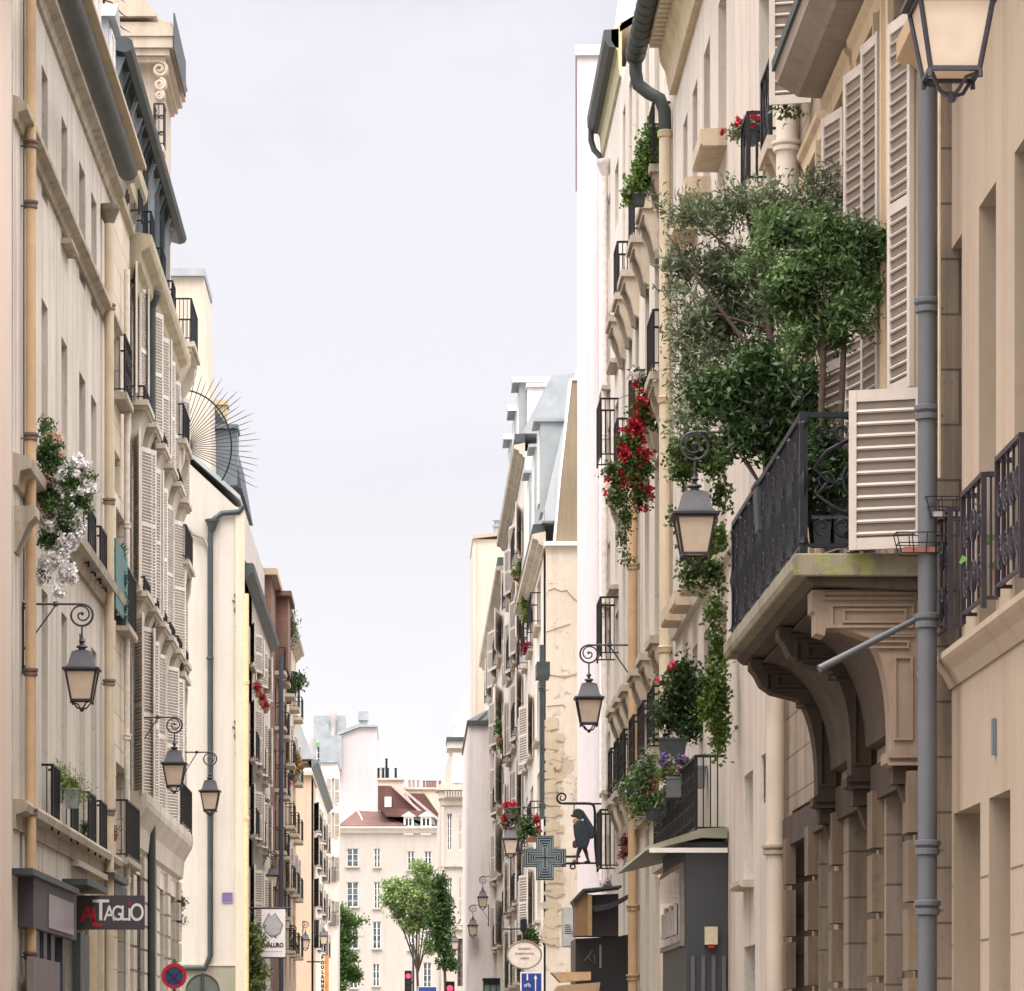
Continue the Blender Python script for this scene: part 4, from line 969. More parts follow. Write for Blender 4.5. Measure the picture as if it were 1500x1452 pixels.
# ---- corbelled house
b5r = b = Bld('corbelled_house', 'cream house with stacked stone window ledges, ivy and an ochre drainpipe', 'house', 'R', 988, X=4.0, vp=603)
z = b.z; W5 = plaster('#d8cebf', .08, .6); D5 = plaster('#b8ab99', .12, .6, dirtcol='#554a3e')
bays = [(982, 974), (966, 959), (951, 945), (936, 931), (926, 921.5), (916, 912.5)]
rows = [(-110, 130, 0), (175, 262, 1), (290, 560, 1), (640, 940, 1), (985, 1100, 1), (1190, 1452, 0)]
for ri, (t, bo, rl) in enumerate(rows):
    for bi, (a, c) in enumerate(bays):
        zz0 = z(bo, 975) if ri < 5 else .3
        b.window(b.u(a), b.u(c), zz0, z(t, 975), depth=.28, rail=BLACK if rl and ri in (1, 2, 4) and bi % 2 == 0 else (BLACK if ri == 4 else None), railo=(.9, .26, 'ornate' if ri == 4 else 'bars'))
        if rl:
            x = (b.u(a)+b.u(c))/2; wd = .62
            m = MB().box(x-wd, x+wd, -.32, 0, zz0-.14, zz0-.02); m.box(x-wd+.06, x+wd-.06, -.27, 0, zz0-.24, zz0-.14)
            for s_ in (-1, 1): m.prism([(0, zz0-.85), (-.08, zz0-.8), (-.14, zz0-.55), (-.22, zz0-.36), (-.24, zz0-.24), (0, zz0-.24)], x+s_*(wd-.16)-.1, x+s_*(wd-.16)+.1, 'x')
            b.part('console', m, D5)
b.finish(b.u(988), b.u(911.5), z(-170, 975), W5)
b.pipe(927, .12, 560, 1452, .085, OCHRE, (830, 1120, 1180, 1330, 1432), cmat=paint('#a8906c'), zb=0)
b.band(b.u(988), b.u(911.5), z(1180, 975), [(0, 0), (.1, .0), (.14, .2), (0, .25)], D5, name='string_course')

# ---- the house with the modillion cornice
b4r = b = Bld('modillion_house', 'pale cream house under a deep ribbed cornice with a round dark gutter', 'house', 'R', 1062, X=4.0, vp=607)
z = b.z; W3r = plaster('#d6cdc2', .07, .65, dirtcol='#94887a')
bays = [(1064, 1052), (1040, 1031), (1021.5, 1014.5), (1007, 1001)]
for ri, (t, bo, pr) in enumerate(((10, 240, 1052), (330, 545, 1052), (610, 830, 1052), (898, 1060, 1052), (1120, 1452, 1052))):
    for bi, (a, c) in enumerate(bays):
        if ri == 4: continue
        b.window(b.u(a), b.u(c), z(bo, pr), z(t, pr), depth=.3, sill=plaster('#c9b8a0', .08, .5) if ri == 0 or ri == 2 else None, sillkw=dict(d=.3, t=.22))
for px in (1138, 1118):
    for (t, bo) in ((430, 640), (760, 960)): b.window(b.u(px), b.u(px-13), z(bo, px), z(t, px), depth=.3)
b.window(b.u(1133), b.u(1112), z(208, 1112), z(0, 1112), depth=.3, frame=FRW, rail=None)
b.window(b.u(1103), b.u(1090), z(1295, 1090), z(1138, 1090), depth=.3, sill=M3)
b.window(b.u(1130), b.u(1115), z(1180, 1115), z(1108, 1115), depth=.1, frame=paint('#5b5350'))
b.window(b.u(1106), b.u(1090), .3, z(1388, 1090), depth=.3, frame=paint('#6d6a6e'))
zt = z(130, 990)
b.finish(b.u(1149), b.u(989), zt+.6, W3r)
b.band(b.u(1149), b.u(990), zt-.1, [(0, 0), (.1, .0), (.16, .35), (.2, .42), (.24, .5), (.26, .72), (.44, .78), (.46, 1.0), (0, 1.05)], plaster('#cdbfa0', .08, .45))
m = MB(); x = b.u(1149)
xe = b.u(992)
while x > xe+.1:
    obj('modillion', cached('modil', lambda: MB().box(-.11, 0, -.42, -.2, .52, .675).mesh('modillion', plaster('#d3c8b0', .06, .3))), b.e, (x, 0, zt)); x -= .24
gz = z(100, 930, .55); m = MB(); x0g, x1g = b.u(1149), b.u(984); x0g, x1g = min(x0g, x1g), max(x0g, x1g)
m.tube([(x0g, -.56, gz+.12), (x1g, -.56, gz+.12)], .15, 14); gp = b.part('gutter', m, ZDARK, 40)
m = MB(); x = x0g+.2
gbm = MB().tube([(-.015, 0, 0), (.015, 0, 0)], .16, 14).mesh('gutter_bracket', ZDARK, 40)
while x < x1g: obj('gutter_bracket', gbm, gp, (x, -.56, gz+.12)); x += .42
m = MB(); x = x0g
m.tube([(x0g+.1, -.56, gz+.05), (x0g+.1, -.56, gz-.15), (x0g+.12, -.52, gz-.35), (x0g+.2, -.36, gz-.5), (x0g+.26, -.2, gz-.6), (x0g+.3, -.13, gz-.8), (x0g+.3, -.12, gz-1.2)], [.1]*7, 12); b.part('gooseneck', m, ZDARK, 50)
m = MB(); m.tube([(x0g+.3, -.12, gz-1.1), (x0g+.3, -.12, 0)], .095, 12); pp = b.part('downpipe', m, paint('#d6c6ab', .6, 0, .08, 2, .3, '#a8957a'), 40)
for zz in (gz-1.15, gz-5.2, gz-9, gz-12.5): part('pipe_collar', MB().lathe([(.1, -.06), (.12, -.04), (.12, .02), (.13, .04), (.1, .06)], 12, (x0g+.3, -.12, zz)), paint('#c3b294'), pp, 40)
b.band(b.u(1149), b.u(990), z(862, 1040), [(0, 0), (.08, .0), (.12, .15), (0, .2)], W3r, name='string_course')
# flower balconette high up
x = b.u(1124, .25); zz = z(212, 1124, .25)
RST = plaster('#c6b8a2', .08, .5)
for (xo, z_, w_) in ((x, zz, 1.0), (b.u(1093, .25), z(278, 1093, .25), .8)):
    m = MB().box(xo-w_/2, xo+w_/2, -.3, 0, z_-.16, z_-.02); m.prism([(0, z_-.75), (-.12, z_-.65), (-.16, z_-.4), (-.26, z_-.16), (0, z_-.16)], xo-w_/2+.1, xo-w_/2+.3, 'x')
    m.prism([(0, z_-.75), (-.12, z_-.65), (-.16, z_-.4), (-.26, z_-.16), (0, z_-.16)], xo+w_/2-.3, xo+w_/2-.1, 'x'); bp = b.part('balcony', m, RST)
    obj('railing', rail_mesh(q(w_-.06), .8, .26, BLACK, 'cross'), bp, (xo, 0, z_-.02))
b.pipe(1153, .12, 100, 640, .115, paint('#ded2c4', .6, 0, .06, 2, .25), (215, 330), zb=None)
b.pipe(1136, .12, 935, 1452, .105, paint('#c9bba8', .6, 0, .08, 2, .3), (1245,), cmat=paint('#a29684'), zb=0)

# ---- main house with the great balcony
b2r = b = Bld('great_balcony_house', 'stone house carrying a big iron balcony on dark scrolled consoles', 'house', 'R', 1350, X=4.0)
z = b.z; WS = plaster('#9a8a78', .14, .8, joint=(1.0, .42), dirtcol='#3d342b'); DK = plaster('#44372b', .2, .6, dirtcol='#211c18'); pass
bz0 = z(812, 1168, .97)      # balcony floor
wtop = z(115, 1250)
for (a, c) in ((1345, 1309), (1290, 1262), (1246, 1222), (1205, 1186)):
    b.window(b.u(a), b.u(c), bz0+.05, wtop, depth=.35, frame=paint('#cdbfa8'))
for (a, c) in ((1345, 1309), (1290, 1262), (1246, 1222), (1205, 1186)):
    b.window(b.u(a), b.u(c), wtop+1.75, wtop+4.6, depth=.35)
for (a, c) in ((1338, 1298), (1284, 1243), (1222, 1200), (1190, 1160)):
    b.window(b.u(a), b.u(c), .0, z(1090, 1322)+.0, depth=.6, frame=paint('#2f2925'), glass=glassmat('#161412'))
xa, xb = b.u(1372), b.u(1150.5)
b.finish(xa, xb, wtop+5.5, WS, depth=.6, body=9)
# stone surrounds
for (a, c) in ((1345, 1309), (1290, 1262), (1246, 1222), (1205, 1186)):
    x0, x1 = sorted((b.u(a), b.u(c))); m = MB()
    for s_, xx in ((-1, x0), (1, x1)): m.box(xx, xx+s_*.2, -.05, 0, bz0+.05, wtop); m.box(xx+s_*.14, xx+s_*.2, -.09, -.05, bz0+.05, wtop)
    m.prism([(0, wtop), (-.05, wtop), (-.05, wtop+.16), (-.09, wtop+.2), (-.1, wtop+.25), (0, wtop+.27)], x0-.3, x1+.3, 'x')
    b.part('surround', m, plaster('#c9b496', .08, .4))
# folded and half-open shutters on the balcony windows
def leaf(px, w, h, zb, ang, mat=SH2, y=-.1, mid=True, name='shutter', pitch=.095):
    me = shutter_mesh(w, h, mat, pitch, mid); return obj(name, me, b.e, (b.u(px), y, zb), math.radians(ang))
# b local x runs toward the camera; angle 180+a swings a leaf hinged near the camera away down the street
hh = round(wtop-bz0-.1, 2)
me = shutter_mesh(.58, 1.24, SH2, .095, False); obj('shutter', me, b.e, (.3, -.03, EYE+(HY-804)*28.6/F), math.radians(180+73))
leaf(1351, .5, 2.95, z(566, 1351), 180+13, y=-.1)
for px, ag in ((1302, 9), (1281, 13), (1250, 16)): leaf(px, .5, hh-.2, bz0+.05, 180+ag)
# a shutter that stands open flat to us above the flower box
leaf(1191, .42, 2.1, z(116, 1160, .3), 180+75, y=-.02, mid=False, pitch=.11)
m = MB(); x = b.u(1341)   # hook and bolt of the open shutter
# ledge seen from below
lz = z(150, 1213); x1 = b.u(1215); x0 = b.u(1360)
m = MB(); m.prism([(0, lz), (-.3, lz+.02), (-.34, lz+.05), (-.5, lz+.14), (-.52, lz+.26), (0, lz+.3)], min(x0, x1), max(x0, x1), 'x'); b.part('upper_ledge', m, plaster('#9a8e82', .12, .5, dirtcol='#4c443c'))
m = MB(); m.box(min(x0, x1), max(x0, x1), -.55, -.49, lz+.262, lz+.36); b.part('ledge_flashing', m, ZDARK)
# great balcony : slab, consoles, ironwork
O = .97; s0, s1 = b.u(1168, O), b.u(1068, O); s0, s1 = max(s0, s1), min(s0, s1)   # s0 = near end
zs1 = bz0; zs0 = z(845, 1168, O)
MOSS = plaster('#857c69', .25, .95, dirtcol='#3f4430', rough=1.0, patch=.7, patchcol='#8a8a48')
UNDERSHADE = plaster('#4a3d32', .25, .7, dirtcol='#1f1a16')  # shade beneath the slab put into the colour of soffit and cove
m = MB().prism([(0, zs0-.003), (-O+.07, zs0-.003), (-O+.09, zs0-.03), (-O+.13, zs0-.06), (-.1, zs0-.1), (0, zs0-.1)], s1, s0-.0, 'x'); b.part('balcony_soffit', m, UNDERSHADE)
m = MB().prism([(0, zs0-.101), (-.72, zs0-.101)]+[(-.72+.62*math.sin(k/8*PI/2), zs0-.12-1.0*(1-math.cos(k/8*PI/2))) for k in range(9)]+[(0, zs0-1.14)], s1+.15, s0-.45, 'x'); b.part('cove', m, UNDERSHADE)
m = MB(); m.prism([(0, zs1), (0, zs0), (-O-.03, zs0), (-O-.05, zs0+.05), (-O-.05, zs1-.03), (-O-.02, zs1)], s1-.06, s0+.06, 'x'); slab = b.part('balcony_slab', m, MOSS)
mb = slab.modifiers.new('bev', 'BEVEL'); mb.width = .012; mb.segments = 2
# console profile (outward, height below slab)
def cons(w, hgt, near):
    pr = [(0, 0), (-w, 0), (-w, -.16), (-w+.03, -.18), (-w+.03, -.34), (-w+.10, -.36), (-w+.11, -.30), (-w+.24, -.30), (-w*.52, -.36)]
    if not near: pr = [(0, 0), (-w, 0), (-w, -.08), (-w+.05, -.14), (-w+.10, -.24), (-w+.2, -.31), (-w*.52, -.36)]
    for k in range(1, 9):
        a = k/8*PI/2; pr.append((-w*.52+(w*.52-.22)*math.sin(a), -.36-(hgt-.62)*(1-math.cos(a))))
    pr += [(-.22, -hgt+.12), (-.26, -hgt+.10), (-.26, -hgt+.02), (-.2, -hgt), (0, -hgt)]
    return pr
cz = zs0-.085
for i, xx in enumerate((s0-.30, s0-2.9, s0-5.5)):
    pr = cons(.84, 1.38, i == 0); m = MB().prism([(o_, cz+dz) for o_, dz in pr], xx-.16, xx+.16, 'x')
    c = b.part('console', m, DK if i else plaster('#8d7a68', .15, .55, dirtcol='#41372f'))  # nearest console in lit stone, farther ones in a shaded copy
    # carved frets on the face toward the street end
    m = MB(); f = xx+.162
    def fret(o0, o1, d0, d1, t=.022):
        for (a0, a1, e0, e1) in ((o0, o1, d0, d0-t), (o0, o1, d1+t, d1), (o0, o0+t, d0-t-.001, d1+t+.001), (o1-t, o1, d0-t-.001, d1+t+.001)): m.box(f-.004, f+.022, -a0, -a1, cz+e0, cz+e1)
    fret(.02, .76, -.02, -.08, .02); fret(.04, .70, -.11, -.30); fret(.10, .60, -.15, -.26, .018); fret(.08, .42, -.40, -.46, .015)
    fret(.04, .30, -.34, -.37, .012); fret(.05, .2, -.52, -1.18, .02)
    for d in (-.06, -.12): m.box(f-.004, f+.03, -.0, -.24, cz-1.26+d, cz-1.235+d)
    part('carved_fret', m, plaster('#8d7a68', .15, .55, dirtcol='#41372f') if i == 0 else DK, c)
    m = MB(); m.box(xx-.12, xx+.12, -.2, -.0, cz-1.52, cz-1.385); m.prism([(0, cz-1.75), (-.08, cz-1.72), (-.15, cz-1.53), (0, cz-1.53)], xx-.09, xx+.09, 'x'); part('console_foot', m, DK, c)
# arched soffit mouldings between consoles
for i in range(3):
    pass
# rusticated piers below
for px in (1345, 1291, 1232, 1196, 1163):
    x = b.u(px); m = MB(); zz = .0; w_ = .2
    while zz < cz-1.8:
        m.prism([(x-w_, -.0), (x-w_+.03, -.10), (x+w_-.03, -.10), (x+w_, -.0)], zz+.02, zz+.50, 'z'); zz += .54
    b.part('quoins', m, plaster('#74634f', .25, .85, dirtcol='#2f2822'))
m = MB(); x0_, x1_ = sorted((b.u(1344), b.u(1152)))
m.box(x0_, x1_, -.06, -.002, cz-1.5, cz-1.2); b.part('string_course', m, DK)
# ironwork
R1m = MB(); rt = z(603, 1168, O)-.0; rh = rt-zs1; y_ = -O+.05; fx0, fx1 = s1+.05, s0-.02
R1m.box(fx0, fx1, y_-.03, y_+.03, rt-.05, rt); R1m.box(fx0, fx1, y_-.02, y_+.02, zs1+.06, zs1+.09)
for x in (fx0, fx1): R1m.box(x-.02, x+.02, y_, -.0, rt-.045, rt-.004); R1m.box(x-.014, x+.014, y_, 0, zs1+.06, zs1+.085)
R1m.box(fx1-.03, fx1+.03, y_-.03, y_+.03, zs1, rt+.0); R1m.box(fx0-.03, fx0+.03, y_-.03, y_+.03, zs1, rt)
x = fx0+.11
while x < fx1-.05:
    R1m.tube([(x, y_, zs1+.08), (x, y_, rt-.04)], .011, 6); x += .11
n_ = 7
for i in range(n_+1):
    x = fx0+(fx1-fx0)*i/n_
    R1m.lathe([(.02, -.5), (.045, -.47), (.03, -.4), (.022, -.2), (.04, -.05), (.05, 0), (.04, .05), (.022, .2), (.03, .4), (.045, .47), (.02, .5)], 8, (x, y_, (zs1+rt)/2))
for i in range(14):
    x = fx0+(fx1-fx0)*(i+.5)/14
    for zc in (zs1+.3, zs1+.82): R1m.tube(scroll_pts((x, zc), .15, .15, 0, 2*PI, 16, y=y_), .012, 5, False); R1m.tube(scroll_pts((x, zc), .12, .02, 0, 3*PI, 16, y=y_), .01, 5, False)
rl = b.part('balcony_railing', R1m, NAVY, 40)
# screen fixed behind the long side
m = MB().box(fx0+.03, fx1-.03, y_+.03, y_+.036, zs1+.1, rt-.06); part('privacy_screen', m, paint('#1d2733', .6, 0, .2, 3, .3, '#2f3c48'), rl)
# ornate end panel facing us
EP = MB(); xx = fx1
def E(o_, zf): return (xx, -o_, zs1+zf*rh)
def ring(oc, zc, r, t=.016, a0=0, a1=2*PI, r1=None, n=26):
    pts = []
    for k in range(n+1):
        a = a0+(a1-a0)*k/n; rr = r+((r1 if r1 is not None else r)-r)*k/n
        pts.append((xx, -oc-rr*math.cos(a), zc+rr*math.sin(a)))
    EP.tube(pts, t, 6)
mz = zs1+rh*.52; mo = .44
ring(mo, mz, .17, .02); ring(mo, mz, .13, .012); ring(mo, mz, .07, .02, r1=.01, a1=4*PI); EP.lathe([(.0, -.02), (.1, 0), (0, .02)], 12, (0, 0, 0)) if False else None
for s_ in (-1, 1):
    for zc, rr in ((rh*.86, .12), (rh*.2, .12)):
        ring(mo+s_*.17, zs1+zc, rr, .016, PI/2, PI/2+s_*2.6*PI, .015)
        ring(mo+s_*.33, zs1+zc, .075, .012, -PI/2, -PI/2+s_*2*PI, .01)
    EP.tube([E(mo+s_*.02, .96), E(mo+s_*.10, .82), E(mo+s_*.30, .72), E(mo+s_*.40, .60), E(mo+s_*.3, .52), E(mo+s_*.2, .5)], .02, 6)
    EP.tube([E(mo+s_*.05, .04), E(mo+s_*.16, .14), E(mo+s_*.05, .24), E(mo+s_*.26, .34), E(mo+s_*.38, .42), E(mo+s_*.3, .5)], .018, 6)
    for k in range(9): EP.lathe([(.0, -.02), (.016, 0), (0, .02)], 6, (xx, -mo-s_*.37, zs1+rh*(.25+.055*k)))
    ring(mo+s_*.30, zs1+rh*.52, .06, .012)
for k in range(9):
    a = 2*PI*k/9; EP.tube([(xx, -mo-.175*math.cos(a), mz+.175*math.sin(a)), (xx, -mo-.215*math.cos(a), mz+.215*math.sin(a))], .02, 5)
EP.tube([E(mo, 0.03), E(mo, .34)], .022, 6); EP.tube([E(mo, .72), E(mo, .97)], .022, 6)
EP.lathe([(.01, 0), (.05, .05), (.02, .1), (.06, .2), (.02, .3), (.05, .36), (.01, .4)], 8, (xx, -mo, zs1+rh*.62)); EP.lathe([(.05, 0), (.02, .1), (.06, .18), (.01, .3)], 8, (xx, -mo, zs1+.03))
EP.box(xx-.02, xx+.02, -.1, -.06, zs1, rt)
part('end_panel', EP, BLACK, rl, 50)
# awning arm resting across the pipe
t = thing('flag_pole_bracket', 'slim grey metal pole slanting out from the drainpipe below the great balcony', 'pole', ray(1350, 905, 28.4))
m = MB(); c0 = ray(1350, 905, 28.4); p1 = ray(1362, 897, 28.2)-c0; p2 = ray(1200, 980, 27.9)-c0
m.tube([p1, p2], [.022, .03], 10); part('pole', m, GREYP, t, 40); m = MB().box(p1.x-.06, p1.x+.08, p1.y-.06, p1.y+.2, p1.z-.04, p1.z+.04); part('clamp', m, ZDARK, t)

# ---- nearest house on the right
b1r = b = Bld('sandy_house', 'smooth sandy rendered house at the right edge with dark window railings', 'house', 'R', 1370, X=4.12, vp=632)
z = b.z; WR = plaster('#a3927e', .07, .6, dirtcol='#8f7356', bump=.15)
bays = [(1409, 1388.5), (1459, 1434), (1516, 1486), (1585, 1550)]
t_, b_ = z(304, 1434), z(925, 1403, .1)
for bi, (a, c) in enumerate(bays):
    b.window(b.u(a), b.u(c), b_, t_, depth=.42)
    x = (b.u(a)+b.u(c))/2; obj('railing', rail_mesh(q(abs(b.u(a)-b.u(c))+.2), .95, .1, paint('#332e36', .5, .3, .2), 'ornate'), b.e, (x, 0, b_+.02))
lz = z(1190, 1405); b.window(b.u(1447), b.u(1394), .0, z(1207, 1378), depth=.9) if False else None
gz0 = z(1193, 1396)
b.window(b.u(1436), b.u(1397), 0, gz0, depth=.55); b.window(b.u(1480), b.u(1449), 0, gz0, depth=.55); b.window(b.u(1560), b.u(1500), 0, gz0, depth=.55)
xa, xb = b.u(1369), b.u(1750)
b.finish(xa, xb, z(-60, 1450)+1.2, WR, depth=.5)
b.band(xa, xb, z(-8, 1450), [(0, 0), (.06, 0), (.1, .12), (.3, .3), (.3, .45), (0, .5)], plaster('#a98e6c', .08, .3))
b.band(xa, xb, z(1034, 1360), [(0, 0), (.02, .0), (.07, .10), (.12, .16), (.14, .19), (.14, .235), (0, .26)], WR, name='string_course')
m = MB()
for a in (1385, 1441, 1490):
    for k in range(1, 6):
        pass
zz = gz0-.55
while zz > 1.5:
    for (p0, p1) in ((1372, 1396), (1437, 1448), (1481, 1499)):
        x0_, x1_ = sorted((b.u(p0), b.u(p1))); b.part('block_joint', MB().box(x0_, x1_, -.003, .01, zz, zz+.012), plaster('#6e5640'))
    zz -= .45
m = MB().box(b.u(1459)-.035, b.u(1459)+.035, -.03, -.002, z(1106, 1459), z(1053, 1459)); b.part('wall_vent', m, ZINC)
# great grey downpipe at the joint
gp = b2r.pipe(1358.5, .12, -40, 1452, .072, GREYP, (448, 605, 910, 1242, 1330), zb=0, n=16)
cb = MB(); c_ = b2r
x = c_.u(1376, .2); cb.tube([(x, -.2, c_.z(130, 1376, .2)), (x, -.2, c_.z(700, 1376, .2))], .012, 6); cb.tube([(x, -.2, c_.z(130, 1376, .2)), (x+.02, -.28, c_.z(118, 1376)), (c_.u(1390, .5), -.5, c_.z(95, 1390))], .014, 6)
c_.part('lamp_cable', cb, paint('#b8a48a'), 40)
# two small wire baskets hung off the pipe
for i, (px, py, c1, lab) in enumerate(((1388, 745, '#b9b4ac', 'upper black wire basket with a pale tray on the sandy wall'), (1345, 797, '#a8685e', 'lower black wire basket with a reddish tray hung before the grey drainpipe'))):
    Yb = 27.6; c0 = ray(px, py, Yb); t = thing('wire_basket', lab, 'basket', c0, group='wire baskets on the drainpipe'); m = MB(); k = Yb/F
    w0, w1, hh_ = 19*k*1.4, 26*k*1.3, 30*k
    for zf, w_ in ((0, w0), (.5, (w0+w1)/2), (1, w1)):
        zz = -hh_/2+hh_*zf
        for s_ in (-1, 1): m.tube([(-w_, s_*.09, zz), (w_, s_*.09, zz)], .005, 4); m.tube([(s_*w_, -.09, zz), (s_*w_, .09, zz)], .005, 4)
    for kx in (-1, -.33, .33, 1):
        for s_ in (-1, 1): m.tube([(kx*w0, s_*.09, -hh_/2), (kx*w1, s_*.09, hh_/2)], .005, 4)
    part('wires', m, BLACK, t); part('tray', MB().box(-w0*.85, w0*.85, -.07, .07, -hh_*.45, -hh_*.2), paint(c1), t)
lantern('large lantern on curled iron bracket in front of the ochre downpipe', 'L', 52.4, 122, 885, 32)
lantern('lantern hung on the shuttered house just in front of another lantern', 'L', 73.8, 257, 1051, 199)
lantern('lantern hanging in front of the cream gable with grey downpipe', 'L', 87.6, 309, 1102, 263)
lantern('small lantern above the white sign with a grey emblem', 'L', 138, 400, 1246, 383)
lantern('tiny far lantern low on the pink cream gable', 'L', 190, 448, 1350, 443)
lantern('tiny lantern beside the white sign on the left', 'L', 170, 430, 1356, 424)
lantern('tiny far lantern above the vertical bakery sign', 'L', 200, 475, 1346, 462)
lantern('largest lantern at the top right beside the sandy wall', 'R', 20.2, 1389, -235, 1700, brace=True, s=.94)
lantern('lantern hung among ivy beside the great balcony', 'R', 41.2, 1015, 633, 1122)
lantern('lantern in front of the white tower and the black railing', 'R', 64.3, 861, 945, 932)
lantern('lantern beside the pharmacy cross under red geraniums', 'R', 109, 747, 1183, 792)
lantern('lantern directly below another beside the pharmacy cross', 'R', 146, 744.5, 1247, 762)
lantern('small lantern hanging against the bright white blank wall', 'R', 166.8, 706.5, 1284, 735)
lantern('smaller lantern at the edge of the white blank wall', 'R', 169.4, 692, 1326, 716)
lantern('tiny lantern before the pilastered corner house', 'R', 215, 666, 1356, 688)
def pl(name, label, cat, Y, a, layers, group=None, stems=None, boxes=None, seed=1, depthk=.8, clump=0):
    """layers: (part name, kind, blobs[(px, py, rpx[, dY[, rpy]])], count, leaf w, leaf l, material)"""
    c0 = ray(a[0], a[1], Y); t = thing(name, label, cat, c0, 0, group)
    k = Y/F
    for li, (pn, kind, blobs, n, lw, ll, mat) in enumerate(layers):
        bl = []
        for b_ in blobs:
            px, py, r = b_[:3]; dY = b_[3] if len(b_) > 3 else 0; ry = b_[4] if len(b_) > 4 else r
            P = ray(px, py, Y+dY)-c0; bl.append((P.x, P.y, P.z, r*k, r*k*depthk, ry*k))
        if kind == 'leaf': me = leaf_mesh(pn, bl, n, lw, ll, mat, seed+li*7, spread=ll*1.6, surf=.55, clump=clump if li == 0 else 0)
        else: me = flower_mesh(pn, bl, n, mat, seed+li*7, size=lw)
        obj(pn, me, t)
    if stems:
        m = MB()
        for pts, r in stems: m.tube([ray(x, y, Y+(d[0] if d else 0))-c0 for x, y, *d in pts], r, 7)
        part('trunk', m, BARK, t, 60)
    for (x0, x1, y0, y1, d, mat) in (boxes or ()):
        p0 = ray(x0, y1, Y)-c0; p1 = ray(x1, y0, Y)-c0; m = MB(); tp = .85
        cx = (p0.x+p1.x)/2; hw = (p1.x-p0.x)/2
        m.add([(cx-hw*tp, -d*tp, p0.z), (cx+hw*tp, -d*tp, p0.z), (cx+hw*tp, d*tp, p0.z), (cx-hw*tp, d*tp, p0.z), (cx-hw, -d, p1.z), (cx+hw, -d, p1.z), (cx+hw, d, p1.z), (cx-hw, d, p1.z)],
              [(0, 3, 2, 1), (4, 5, 6, 7), (0, 1, 5, 4), (1, 2, 6, 5), (2, 3, 7, 6), (3, 0, 4, 7)])
        m.box(cx-hw-.012, cx+hw+.012, -d-.012, d+.012, p1.z+.001, p1.z+.03)
        part('planter', m, mat, t)
    return t
GB = paint('#8d948f', .6, 0, .1, 6, .3); DG = paint('#3b4446', .6)
# balcony trees
pl('olive_tree', 'large wispy grey green olive tree rising over the great balcony', 'olive tree', 33.2, (1150, 640),
   [('crown', 'leaf', [(1040, 320, 50, 0), (1005, 400, 38, .2), (1075, 400, 75, .2), (1120, 320, 60, 0), (1060, 500, 68, .4), (1100, 590, 58, .4), (1160, 440, 60, .5), (1185, 300, 42, 0), (1210, 268, 24, 0),
     (1035, 600, 40, -.2), (990, 320, 22, 0), (1010, 480, 36, 0), (1130, 540, 68, .5), (1232, 300, 22, 0), (1075, 300, 32, 0), (1100, 450, 62, .2), (985, 380, 20), (990, 440, 24), (995, 560, 28), (1015, 540, 30), (1000, 620, 24), (975, 300, 12), (1140, 280, 20), (1190, 262, 18), (1015, 300, 24)], 25000, .02, .075, OLIVE)],
   stems=[([(1150, 640), (1140, 560), (1120, 450), (1100, 340), (1085, 280)], [.045, .04, .03, .018, .006]), ([(1145, 600), (1090, 500), (1030, 420), (975, 340)], [.03, .022, .014, .005]), ([(1140, 560), (1180, 420), (1200, 300), (1215, 250)], [.028, .02, .012, .005]),
          ([(1120, 480), (1050, 460), (990, 480)], [.015, .01, .004]), ([(1110, 400), (1040, 340), (985, 300)], [.015, .01, .004])], boxes=[(1120, 1180, 640, 700, .2, TERRA)], seed=11, depthk=.7, clump=5)
pl('bay_tree', 'round clipped bright green bay tree with two bare trunks on the great balcony', 'bay tree', 30.6, (1215, 640),
   [('crown', 'leaf', [(1190, 375, 60), (1250, 400, 40, .1), (1145, 350, 30), (1232, 348, 30), (1284, 375, 20), (1175, 440, 48, .1), (1240, 450, 36), (1205, 330, 26), (1292, 350, 12), (1140, 420, 30), (1215, 485, 26), (1118, 372, 12), (1170, 500, 34), (1270, 430, 20), (1160, 325, 14), (1255, 335, 12), (1295, 400, 8), (1125, 340, 8), (1100, 400, 12), (1262, 478, 12)], 22000, .024, .066, leafmat('#1b2c14', '#739154'))],
   stems=[([(1205, 760), (1203, 600), (1206, 520), (1195, 420)], [.03, .028, .026, .01]), ([(1228, 760), (1232, 600), (1236, 500), (1250, 410)], [.032, .028, .026, .01]), ([(1206, 530), (1180, 460), (1160, 400)], [.02, .014, .006])],
   boxes=[(1185, 1245, 740, 792, .2, DG)], seed=12, depthk=.9, clump=5)
pl('laurel_shrub', 'low dark leafy shrub spilling over the far balcony rail under the olive tree', 'shrub', 32.4, (1110, 700),
   [('foliage', 'leaf', [(1110, 610, 50), (1155, 590, 45), (1085, 640, 30), (1060, 585, 36), (1030, 570, 26), (1130, 655, 26), (1170, 620, 35), (1115, 560, 50), (1070, 655, 14)], 15000, .034, .085, DKGREEN)],
   stems=[([(1120, 720), (1085, 660), (1060, 600)], [.014, .01, .004]), ([(1130, 720), (1140, 600)], [.02, .01])], boxes=[(1105, 1155, 715, 780, .18, DG)], seed=13, clump=4)
